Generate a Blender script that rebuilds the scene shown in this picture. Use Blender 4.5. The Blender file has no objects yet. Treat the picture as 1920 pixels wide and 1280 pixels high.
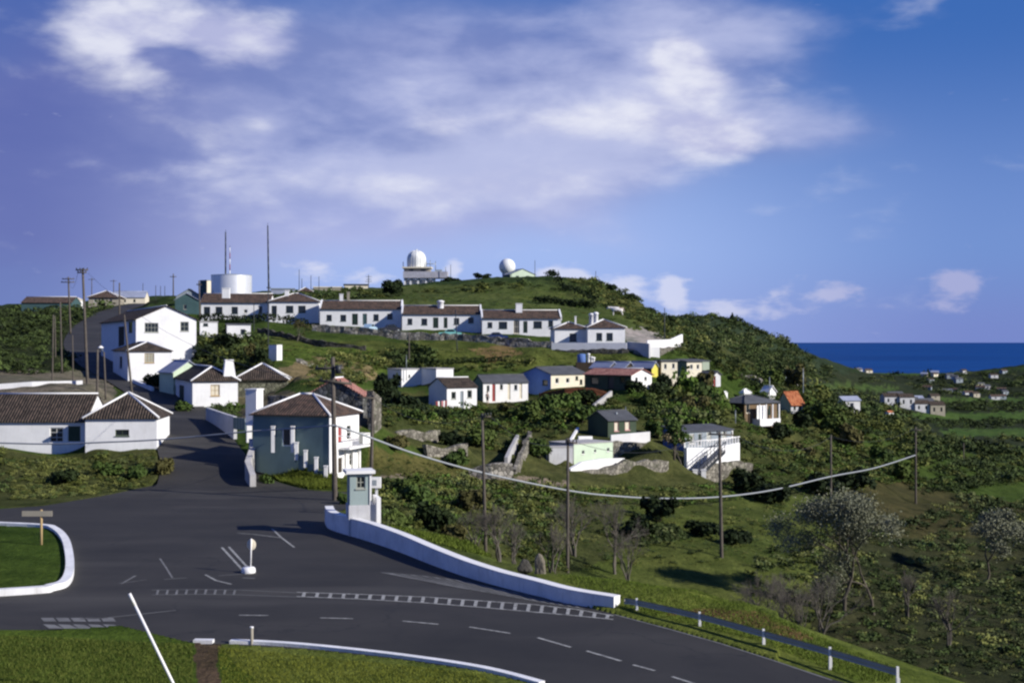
import bpy, bmesh, math, random
import numpy as np
from mathutils import Vector, Matrix
random.seed(7)
RNG = np.random.default_rng(11)
SC = bpy.context.scene
COL = SC.collection
R = math.radians

# ------------------------------------------------------------------ camera, sky, sun, exposure
F, CX, CY, HC = 2486.0, 960.0, 640.0, 11.0     # focal length in 1920-px units; camera 11 m above the junction
cd = bpy.data.cameras.new('camera'); cam = bpy.data.objects.new('camera', cd); COL.objects.link(cam)
cam.location = (0, 0, HC); cam.rotation_euler = (R(90), 0, 0)
cd.sensor_width = 36; cd.lens = F / 1920 * 36; cd.clip_start = 0.5; cd.clip_end = 60000
SC.camera = cam
SUN_DIR = Vector((0.925, -0.380, 0)).normalized() * math.cos(R(27)) + Vector((0, 0, math.sin(R(27))))
sl = bpy.data.lights.new('sun', 'SUN'); sun = bpy.data.objects.new('sun', sl); COL.objects.link(sun)
sl.energy = 4.9; sl.angle = R(0.5); sl.color = (1.0, 0.95, 0.87)
sun.rotation_euler = SUN_DIR.to_track_quat('Z', 'Y').to_euler()
SC.view_settings.view_transform = 'Standard'; SC.view_settings.look = 'None'
SC.view_settings.exposure = 0.28; SC.view_settings.gamma = 1.0
SC.render.engine = 'CYCLES'
SC.cycles.max_bounces = 6; SC.cycles.transparent_max_bounces = 6
SC.cycles.pixel_filter_type = 'BLACKMAN_HARRIS'; SC.cycles.filter_width = 2.4

SKY_STRENGTH = 0.061
wd = bpy.data.worlds.new('World'); SC.world = wd; wd.use_nodes = True
WN = wd.node_tree; WN.nodes.clear()
class NT:
    """small node-graph writer"""
    def __init__(s, nt): s.nt = nt
    def n(s, t, **kw):
        o = s.nt.nodes.new(t)
        for k, v in kw.items(): setattr(o, k, v)
        return o
    def put(s, sock, v):
        if isinstance(v, bpy.types.NodeSocket): s.nt.links.new(v, sock)
        else: sock.default_value = v
    def m(s, op, a, b=0.0, c=0.0, clamp=False):
        o = s.n('ShaderNodeMath', operation=op, use_clamp=clamp)
        s.put(o.inputs[0], a); s.put(o.inputs[1], b); s.put(o.inputs[2], c)
        return o.outputs[0]
    def mix(s, f, a, b, mode='MIX'):
        o = s.n('ShaderNodeMix', data_type='RGBA', blend_type=mode, clamp_factor=True)
        s.put(o.inputs[0], f); s.put(o.inputs[6], a); s.put(o.inputs[7], b)
        return o.outputs[2]
    def noise(s, vec, scale, detail=4, rough=0.55, dist=0.0, out=0):
        o = s.n('ShaderNodeTexNoise'); s.put(o.inputs['Vector'], vec)
        o.inputs['Scale'].default_value = scale; o.inputs['Detail'].default_value = detail
        o.inputs['Roughness'].default_value = rough; o.inputs['Distortion'].default_value = dist
        return o.outputs[out]
    def ramp(s, f, pts):
        o = s.n('ShaderNodeValToRGB'); s.put(o.inputs[0], f)
        e = o.color_ramp.elements
        while len(e) < len(pts): e.new(0.5)
        for k, (p, c) in enumerate(pts):
            e[k].position = p; e[k].color = c if len(c) == 4 else (*c, 1)
        return o.outputs[0]
    def smooth(s, v, a, b):
        o = s.n('ShaderNodeMapRange', interpolation_type='SMOOTHSTEP')
        s.put(o.inputs[0], v); o.inputs[1].default_value = a; o.inputs[2].default_value = b
        return o.outputs[0]

def build_world():
    w = NT(WN)
    out = w.n('ShaderNodeOutputWorld'); bg = w.n('ShaderNodeBackground')
    bg.inputs[1].default_value = SKY_STRENGTH
    WN.links.new(bg.outputs[0], out.inputs[0])
    sky = w.n('ShaderNodeTexSky', sky_type='NISHITA', sun_disc=False)
    sky.sun_elevation = R(27); sky.sun_rotation = math.atan2(SUN_DIR.x, SUN_DIR.y)
    sky.altitude = 100; sky.air_density = 1.0; sky.dust_density = 0.6; sky.ozone_density = 3.0
    tc = w.n('ShaderNodeTexCoord'); d = tc.outputs['Generated']
    sp = w.n('ShaderNodeSeparateXYZ'); w.put(sp.inputs[0], d)
    az = w.m('ARCTAN2', sp.outputs[0], sp.outputs[1]); el = w.m('ARCSINE', sp.outputs[2])
    # film-like blue of the clear sky: pale at the horizon, deep overhead
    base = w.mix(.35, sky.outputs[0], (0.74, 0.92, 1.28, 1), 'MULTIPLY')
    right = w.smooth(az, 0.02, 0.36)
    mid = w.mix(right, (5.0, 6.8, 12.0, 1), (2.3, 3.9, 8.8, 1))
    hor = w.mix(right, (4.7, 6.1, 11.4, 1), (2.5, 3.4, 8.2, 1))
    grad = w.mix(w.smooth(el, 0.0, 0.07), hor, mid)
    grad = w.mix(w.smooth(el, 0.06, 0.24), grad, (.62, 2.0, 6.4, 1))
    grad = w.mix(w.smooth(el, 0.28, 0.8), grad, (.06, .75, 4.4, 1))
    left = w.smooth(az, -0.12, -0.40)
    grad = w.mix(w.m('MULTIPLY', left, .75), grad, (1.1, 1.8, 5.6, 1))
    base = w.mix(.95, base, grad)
    # cloud coordinates: stretched along the horizon
    cv = w.n('ShaderNodeCombineXYZ'); w.put(cv.inputs[0], w.m('MULTIPLY', az, 1.0)); w.put(cv.inputs[1], w.m('MULTIPLY', el, 2.3)); cv.inputs[2].default_value = 3.1
    n1 = w.noise(cv.outputs[0], 5.0, 5, 0.45, 0.25)
    n2 = w.noise(cv.outputs[0], 15.0, 6, 0.52, 0.15)
    def blobs(lst):
        acc = None
        for px, py, rx, ry, amp in lst:
            a0 = math.atan((px - CX) / F); e0 = math.atan((CY - py) / F * math.cos(a0))
            p = w.m('POWER', w.m('DIVIDE', w.m('SUBTRACT', az, a0), rx / F), 2.0)
            q = w.m('POWER', w.m('DIVIDE', w.m('SUBTRACT', el, e0), ry / F), 2.0)
            g = w.m('MULTIPLY', w.m('EXPONENT', w.m('MULTIPLY', w.m('ADD', p, q), -1.0)), amp)
            acc = g if acc is None else w.m('ADD', acc, g)
        return acc
    grey = blobs([(150, 330, 420, 260, 1.0), (520, 260, 420, 200, 0.85), (760, 160, 420, 200, 0.6), (960, 260, 330, 120, 0.7),
                  (1330, 60, 230, 90, 0.8), (600, 360, 480, 90, 0.75), (1250, 230, 260, 90, .55), (1560, 260, 160, 40, .25), (1700,480,260,90,.22)])
    gm = w.smooth(w.m('ADD', grey, w.m('MULTIPLY', w.m('SUBTRACT', n1, 0.5), 1.1)), 0.15, 1.1)
    white = blobs([(330, 50, 170, 50, 1.1), (470, 85, 110, 50, .9), (200, 70, 80, 60, .9), (330, 112, 36, 18, -.8), (300, 98, 50, 20, -.5), (275, 150, 70, 26, .55), (1268, 104, 44, 32, 1.7), (1305, 150, 58, 36, 1.3), (1345, 262, 70, 36, .5), (1050, 225, 200, 38, .62), (1350, 250, 90, 50, .85), (1230, 235, 90, 50, .45), (820, 245, 50, 40, .6), (1200, 180, 160, 60, .25), (1400, 275, 40, 30, .4),
                   (680, 350, 380, 40, .46), (1000, 340, 200, 45, .5), (490, 232, 30, 14, .35), (1450, 165, 40, 40, .45), (330, 300, 150, 40, .2), (700, 420, 320, 40, .2)])
    band = blobs([(1150, 235, 330, 70, .95), (680, 335, 430, 62, .8), (1000, 150, 260, 60, .35), (1360, 60, 220, 80, .75), (330, 60, 260, 90, .6), (960, 330, 240, 60, .5), (560, 230, 120, 50, .3)])
    low = blobs([(1258, 545, 26, 34, .85), (1170, 540, 60, 30, .75), (1075, 515, 34, 22, .8), (1030, 512, 30, 18, .7), (600, 515, 60, 24, .6), (850, 510, 18, 24, .7), (1570, 545, 55, 20, .7), (1465, 540, 30, 16, .5), (1800, 525, 50, 26, .8), (1780, 565, 60, 24, .5), (1450, 580, 120, 26, .4), (1350, 575, 90, 22, .4), (720, 520, 70, 18, .5)])
    wmk = w.smooth(w.m('ADD', white, w.m('MULTIPLY', w.m('SUBTRACT', n2, 0.5), 1.7)), 0.15, 1.2)
    lmk = w.smooth(w.m('ADD', low, w.m('MULTIPLY', w.m('SUBTRACT', w.noise(cv.outputs[0], 42.0, 5, 0.55, 0.1), 0.5), 1.5)), 0.25, .75)
    # dark gap behind the upper-left cloud
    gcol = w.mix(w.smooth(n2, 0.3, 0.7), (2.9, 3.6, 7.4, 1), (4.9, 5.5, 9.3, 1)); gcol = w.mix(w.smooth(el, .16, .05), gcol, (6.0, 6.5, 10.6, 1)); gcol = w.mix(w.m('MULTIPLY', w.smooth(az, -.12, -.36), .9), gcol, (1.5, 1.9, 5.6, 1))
    c = w.mix(w.m('MULTIPLY', gm, 0.86), base, gcol)
    bmk = w.smooth(w.m('ADD', band, w.m('ADD', w.m('MULTIPLY', w.m('SUBTRACT', n1, 0.5), 1.6), w.m('MULTIPLY', w.m('SUBTRACT', n2, 0.5), 1.0))), 0.22, 1.1)
    c = w.mix(w.m('MULTIPLY', bmk, 0.8), c, (7.0, 7.6, 11.0, 1))
    c = w.mix(w.m('MULTIPLY', wmk, 0.9), c, w.mix(w.smooth(w.m('ADD', w.m('MULTIPLY', n2, .7), w.m('MULTIPLY', w.noise(cv.outputs[0], 38.0, 5, .55), .3)), .36, .66), (6.6, 6.9, 10.2, 1), (11.0, 11.2, 12.6, 1)))
    c = w.mix(w.m('MULTIPLY', lmk, 0.75), c, w.mix(w.smooth(az, .1, .3), (9.6, 9.9, 12.2, 1), (6.0, 6.2, 9.6, 1)))
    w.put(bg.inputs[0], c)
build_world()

# ------------------------------------------------------------------ helpers
def U(px): return (px - CX) / F
def P(px, py, D): return Vector((U(px) * D, D, HC - (py - CY) / F * D))
def G0(px, py, z=0.0):
    D = (HC - z) * F / (py - CY); return Vector((U(px) * D, D, z))
class MB:
    def __init__(s): s.v = []; s.f = []; s.uv = []; s.sm = []
    def face(s, pts, uv=None, smooth=False):
        i = len(s.v); s.v += [tuple(p) for p in pts]; s.f.append(tuple(range(i, i + len(pts))))
        s.uv += list(uv) if uv else [(p[0] + p[1], p[2]) for p in s.v[i:]]; s.sm.append(smooth)
    def box(s, x0, y0, z0, x1, y1, z1, mat=None):
        p = [Vector((x, y, z)) for z in (z0, z1) for y in (y0, y1) for x in (x0, x1)]
        if mat: p = [mat @ q for q in p]
        for q in ((0, 2, 3, 1), (4, 5, 7, 6), (0, 1, 5, 4), (2, 6, 7, 3), (0, 4, 6, 2), (1, 3, 7, 5)): s.face([p[k] for k in q])
    def tube(s, pts, rs, n=8, caps=True):
        pts = [Vector(p) for p in pts]
        if not isinstance(rs, (list, tuple)): rs = [rs] * len(pts)
        rings = []
        for k, p in enumerate(pts):
            t = (pts[min(k + 1, len(pts) - 1)] - pts[max(k - 1, 0)]).normalized()
            a = t.cross(Vector((0, 0, 1)) if abs(t.z) < .9 else Vector((1, 0, 0))).normalized(); b = t.cross(a)
            rings.append([p + (a * math.cos(2 * math.pi * j / n) + b * math.sin(2 * math.pi * j / n)) * rs[k] for j in range(n)])
        for k in range(len(pts) - 1):
            for j in range(n): s.face([rings[k][j], rings[k][(j + 1) % n], rings[k + 1][(j + 1) % n], rings[k + 1][j]], smooth=True)
        if caps: s.face(rings[0][::-1]); s.face(rings[-1])
    def lathe(s, prof, n=32, c=(0, 0), smooth=True):
        for k in range(len(prof) - 1):
            (r0, z0), (r1, z1) = prof[k], prof[k + 1]
            for j in range(n):
                a, b = 2 * math.pi * j / n, 2 * math.pi * (j + 1) / n
                q = [(c[0] + r0 * math.cos(a), c[1] + r0 * math.sin(a), z0), (c[0] + r0 * math.cos(b), c[1] + r0 * math.sin(b), z0),
                     (c[0] + r1 * math.cos(b), c[1] + r1 * math.sin(b), z1), (c[0] + r1 * math.cos(a), c[1] + r1 * math.sin(a), z1)]
                if r0 < 1e-5: q = [q[0], q[2], q[3]]
                elif r1 < 1e-5: q = [q[0], q[1], q[2]]
                s.face(q, smooth=smooth)
    def build(s, name, mat, parent=None, weld=False):
        me = bpy.data.meshes.new(name); me.from_pydata(s.v, [], s.f)
        uvl = me.uv_layers.new(name='UVMap')
        uvl.data.foreach_set('uv', np.array(s.uv, np.float32).ravel())
        me.polygons.foreach_set('use_smooth', s.sm)
        if weld or any(s.sm):
            bm = bmesh.new(); bm.from_mesh(me); bmesh.ops.remove_doubles(bm, verts=bm.verts, dist=1e-4); bm.to_mesh(me); bm.free()
        me.materials.append(mat)
        o = bpy.data.objects.new(name, me); COL.objects.link(o); o.parent = parent
        return o
def tag(o, label=None, cat=None, group=None, kind=None):
    if cat and not kind: kind = 'thing'
    for k, v in (('label', label), ('category', cat), ('group', group), ('kind', kind)):
        if v: o[k] = v
    return o
def thing(name, label, cat, loc, rz=0, group=None):
    o = bpy.data.objects.new(name, None); COL.objects.link(o); o.location = loc; o.rotation_euler = (0, 0, rz); o.empty_display_size = .3
    return tag(o, label, cat, group)
def np_mesh(name, verts, faces, mat, parent=None, col=None, smooth=False):
    """verts (n,3); faces (m,k) numpy"""
    me = bpy.data.meshes.new(name); n, (m, k) = len(verts), faces.shape
    me.vertices.add(n); me.vertices.foreach_set('co', np.ascontiguousarray(verts, np.float32).ravel())
    me.loops.add(m * k); me.loops.foreach_set('vertex_index', np.ascontiguousarray(faces, np.int32).ravel())
    me.polygons.add(m); me.polygons.foreach_set('loop_start', np.arange(0, m * k, k, dtype=np.int32))
    me.polygons.foreach_set('use_smooth', np.full(m, smooth))
    if col is not None:
        at = me.color_attributes.new('tint', 'FLOAT_COLOR', 'POINT')
        at.data.foreach_set('color', np.ascontiguousarray(np.c_[col, np.ones(n)], np.float32).ravel())
    me.update(); me.validate()
    me.materials.append(mat)
    o = bpy.data.objects.new(name, me); COL.objects.link(o); o.parent = parent
    return o
def copy_tree(o, parent=None):
    c = o.copy(); COL.objects.link(c); c.parent = parent
    for ch in list(o.children): copy_tree(ch, c)
    return c

# ------------------------------------------------------------------ materials
MATS = {}
def mat(name, rgb, rough=0.85, var=0.25, vscale=0.8, bump=0.0, bscale=20, spec=0.3, metal=0.0, stain=0.0):
    if name in MATS: return MATS[name]
    m = bpy.data.materials.new(name); m.use_nodes = True; nt = m.node_tree; w = NT(nt)
    b = nt.nodes['Principled BSDF']; b.inputs['Roughness'].default_value = rough; b.inputs['Metallic'].default_value = metal
    b.inputs['Specular IOR Level'].default_value = spec
    tc = w.n('ShaderNodeTexCoord'); v = tc.outputs['Object']
    n = w.noise(v, vscale, 6, 0.65)
    lo = tuple(c * (1 - var) for c in rgb); hi = tuple(min(1, c * (1 + var * .6)) for c in rgb)
    c = w.ramp(n, [(0.3, lo), (0.7, hi)])
    if stain:
        mp = w.n('ShaderNodeMapping'); w.put(mp.inputs[0], v); mp.inputs['Scale'].default_value = (2.2, 2.2, .35)
        s2 = w.smooth(w.noise(mp.outputs[0], 1.6, 5, .7), 0.5, 0.78)
        c = w.mix(w.m('MULTIPLY', s2, stain), c, (rgb[0] * .42, rgb[1] * .40, rgb[2] * .36, 1))
    w.put(b.inputs['Base Color'], c)
    if bump:
        bn = w.n('ShaderNodeBump'); bn.inputs['Strength'].default_value = bump; bn.inputs['Distance'].default_value = .05
        w.put(bn.inputs['Height'], w.noise(v, bscale, 4, .6)); w.put(b.inputs['Normal'], bn.outputs[0])
    MATS[name] = m; return m
def tile_mat(name, rgb, rgb2, pitch=0.24):
    if name in MATS: return MATS[name]
    m = bpy.data.materials.new(name); m.use_nodes = True; nt = m.node_tree; w = NT(nt)
    b = nt.nodes['Principled BSDF']; b.inputs['Roughness'].default_value = .9; b.inputs['Specular IOR Level'].default_value = .15
    uv = w.n('ShaderNodeUVMap').outputs[0]; sp = w.n('ShaderNodeSeparateXYZ'); w.put(sp.inputs[0], uv)
    u = w.m('MULTIPLY', sp.outputs[0], 2 * math.pi / pitch); wave = w.m('MULTIPLY_ADD', w.m('SINE', u), .5, .5)
    row = w.m('FRACT', w.m('DIVIDE', sp.outputs[1], 0.36))
    cell = w.n('ShaderNodeCombineXYZ'); w.put(cell.inputs[0], w.m('FLOOR', w.m('DIVIDE', sp.outputs[0], pitch))); w.put(cell.inputs[1], w.m('FLOOR', w.m('DIVIDE', sp.outputs[1], .36)))
    wn = w.n('ShaderNodeTexWhiteNoise', noise_dimensions='2D'); w.put(wn.inputs[0], cell.outputs[0])
    blotch = w.noise(uv, .9, 5, .7)
    f = w.m('ADD', w.m('MULTIPLY', wn.outputs[0], .45), w.m('MULTIPLY', blotch, .55))
    c = w.ramp(f, [(.2, tuple(x * .5 for x in rgb)), (.45, rgb), (.75, rgb2)])
    c = w.mix(w.smooth(wave, .35, .0), c, tuple(x * .35 for x in rgb) + (1,))
    w.put(b.inputs['Base Color'], c)
    bn = w.n('ShaderNodeBump'); bn.inputs['Strength'].default_value = 1; bn.inputs['Distance'].default_value = .07
    w.put(bn.inputs['Height'], w.m('ADD', wave, w.m('MULTIPLY', row, .3))); w.put(b.inputs['Normal'], bn.outputs[0])
    MATS[name] = m; return m
def stone_mat(name, rgb, scale=2.6):
    if name in MATS: return MATS[name]
    m = bpy.data.materials.new(name); m.use_nodes = True; nt = m.node_tree; w = NT(nt)
    b = nt.nodes['Principled BSDF']; b.inputs['Roughness'].default_value = .95; b.inputs['Specular IOR Level'].default_value = .1
    tc = w.n('ShaderNodeTexCoord'); v = tc.outputs['Object']
    vo = w.n('ShaderNodeTexVoronoi'); w.put(vo.inputs['Vector'], v); vo.inputs['Scale'].default_value = scale
    ve = w.n('ShaderNodeTexVoronoi', feature='DISTANCE_TO_EDGE'); w.put(ve.inputs['Vector'], v); ve.inputs['Scale'].default_value = scale
    sp = w.n('ShaderNodeSeparateColor'); w.put(sp.inputs[0], vo.outputs['Color'])
    c = w.ramp(sp.outputs[0], [(0, tuple(x * .5 for x in rgb)), (.5, rgb), (1, tuple(min(1, x * 1.6) for x in rgb))])
    c = w.mix(w.smooth(ve.outputs[0], .09, .0), c, tuple(x * .2 for x in rgb) + (1,))
    c = w.mix(w.m('MULTIPLY', w.smooth(w.noise(v, .7, 5, .7), .5, .75), .6), c, (.06, .075, .03, 1))
    w.put(b.inputs['Base Color'], c)
    bn = w.n('ShaderNodeBump'); bn.inputs['Strength'].default_value = 1; bn.inputs['Distance'].default_value = .1
    w.put(bn.inputs['Height'], w.m('MINIMUM', ve.outputs[0], .2)); w.put(b.inputs['Normal'], bn.outputs[0])
    MATS[name] = m; return m
def leaf_mat(name, rgb, rgb2, tint=False, vscale=1.2):
    if name in MATS: return MATS[name]
    m = bpy.data.materials.new(name); m.use_nodes = True; nt = m.node_tree; w = NT(nt)
    b = nt.nodes['Principled BSDF']; b.inputs['Roughness'].default_value = .75; b.inputs['Specular IOR Level'].default_value = .12
    tc = w.n('ShaderNodeTexCoord'); oi = w.n('ShaderNodeObjectInfo')
    f = w.m('ADD', w.m('MULTIPLY', w.noise(tc.outputs['Object'], vscale, 3, .6), .8), w.m('MULTIPLY', oi.outputs['Random'], .3))
    c = w.ramp(f, [(.25, rgb), (.8, rgb2)])
    if tint:
        at = w.n('ShaderNodeVertexColor', layer_name='tint'); c = w.mix(1, c, at.outputs[0], 'MULTIPLY')
    w.put(b.inputs['Base Color'], c)
    b.inputs['Transmission Weight'].default_value = 0
    MATS[name] = m; return m
WHITE = mat('white_limewash', (.80, .80, .80), .9, .10, .5, .25, 30, stain=.22)
WALLW = mat('weathered_wall_whitewash', (.80, .80, .80), .9, .18, .9, .3, 20, stain=.5)
WHITE_CLEAN = mat('white_paint', (.82, .81, .79), .8, .08, .6)
CREAM = mat('cream_paint', (.72, .66, .52), .9, .12, .6, stain=.15)
LAV = mat('grey_and_shaded_limewash', (.55, .55, .56), .9, .2, .5, .3, 25, stain=.3)  # plain grey, also used to put shade into white walls
TEALW = mat('shaded_blue_green_render', (.15, .22, .22), .9, .15, .5, stain=.15)  # dark tone holds the shade of side and garden walls
BLUEW = mat('blue_paint', (.10, .18, .42), .9, .15, .6)
SLATE = mat('slate_paint', (.27, .31, .34), .9, .15, .6)
PALEG = mat('pale_green_paint', (.55, .66, .50), .9, .12, .6, stain=.15)
DGREEN = mat('dark_green_paint', (.055, .08, .05), .85, .2, .7)
GREYG = mat('grey_green_render', (.33, .38, .30), .9, .15, .6)
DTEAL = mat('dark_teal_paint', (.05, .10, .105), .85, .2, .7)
DWOOD = mat('dark_timber', (.05, .037, .025), .85, .3, 1.5)
TANW = mat('tan_render', (.33, .30, .24), .9, .2, .6)
OCHRE = mat('ochre_render', (.42, .30, .15), .9, .2, .6)
YELLOW = mat('yellow_paint', (.62, .55, .10), .9, .15, .6)
TILE_D = tile_mat('dark_roof_tiles', (.070, .056, .045), (.115, .085, .066))
TILE_B = tile_mat('brown_roof_tiles', (.095, .070, .056), (.175, .112, .082))
TILE_O = tile_mat('orange_roof_tiles', (.50, .16, .07), (.62, .26, .12))
TILE_P = tile_mat('pink_roof_tiles', (.44, .20, .16), (.55, .30, .24))
FELT = mat('grey_roof_felt', (.085, .09, .10), .9, .3, .8)
SHEET = mat('blue_grey_roof_sheet', (.30, .33, .42), .55, .2, .5)
CONC = mat('pale_concrete', (.42, .41, .40), .95, .2, .6, .3, 25, stain=.3)
GLASS = mat('dark_window_glass', (.015, .02, .022), .12, .2, .5, spec=.6)
SHUT = mat('dark_green_shutter', (.018, .038, .03), .6, .2, 1)
FRAME_G = mat('grey_green_sash', (.36, .37, .32), .7, .15, 1)
FRAME_W = mat('white_sash', (.75, .74, .70), .7, .1, 1)
RED = mat('red_paint', (.30, .05, .045), .7, .15, 1)
PINKF = mat('pink_sash', (.62, .36, .34), .7, .1, 1)
POLE = mat('weathered_pole_timber', (.105, .09, .075), .95, .35, 2.0)
METAL = mat('galvanised_metal', (.28, .31, .33), .5, .2, 1.0, metal=.6)
DARKM = mat('dark_metal', (.05, .055, .06), .5, .2, 1.0, metal=.4)
STONE = stone_mat('dry_stone', (.20, .185, .155))
STONE_D = stone_mat('dark_dry_stone', (.085, .08, .07), 2.2)
STONE_L = stone_mat('pale_dry_stone', (.30, .28, .24), 2.2)
TRUNK = mat('bark', (.10, .085, .065), .95, .4, 3)
TRUNK_P = mat('pale_bark', (.13, .115, .095), .95, .4, 3)

# ------------------------------------------------------------------ houses: measurements (pixel of the near corner, distance, turn)
def solve(px, x0, D, dx, dy): return (U(px) * D - x0) / (dx - U(px) * dy)
def prep(h):
    D, th = h['D'], R(h['th']); x0 = U(h['c']) * D
    h['dR'] = (math.cos(th), math.sin(th)); h['dL'] = (-math.sin(th), math.cos(th)); h['x0'] = x0
    h['Lr'] = h['r'][0] if isinstance(h['r'], tuple) else solve(h['r'], x0, D, *h['dR'])
    h['Ll'] = h['l'][0] if isinstance(h['l'], tuple) else solve(h['l'], x0, D, *h['dL'])
    h['zb'] = HC - (h['pb'] - CY) / F * D; h['H'] = HC - (h['pe'] - CY) / F * D - h['zb']
    return h
def H(name, label, **k):
    k.update(name=name, label=label); return prep(k)
def op(kind, x0, x1, y0, y1, fr=None, fill=None, bars=(1, 1)): return dict(kind=kind, x0=x0, x1=x1, y0=y0, y1=y1, fr=fr, fill=fill, bars=bars)
def W(x0, x1, y0, y1, fr=SHUT, fill=GLASS, bars=(1, 1)): return op('window', x0, x1, y0, y1, fr, fill, bars)
def DR(x0, x1, y0, y1, fill=SHUT, fr=None): return op('door', x0, x1, y0, y1, fr or fill, fill, (0, 0))

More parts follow.
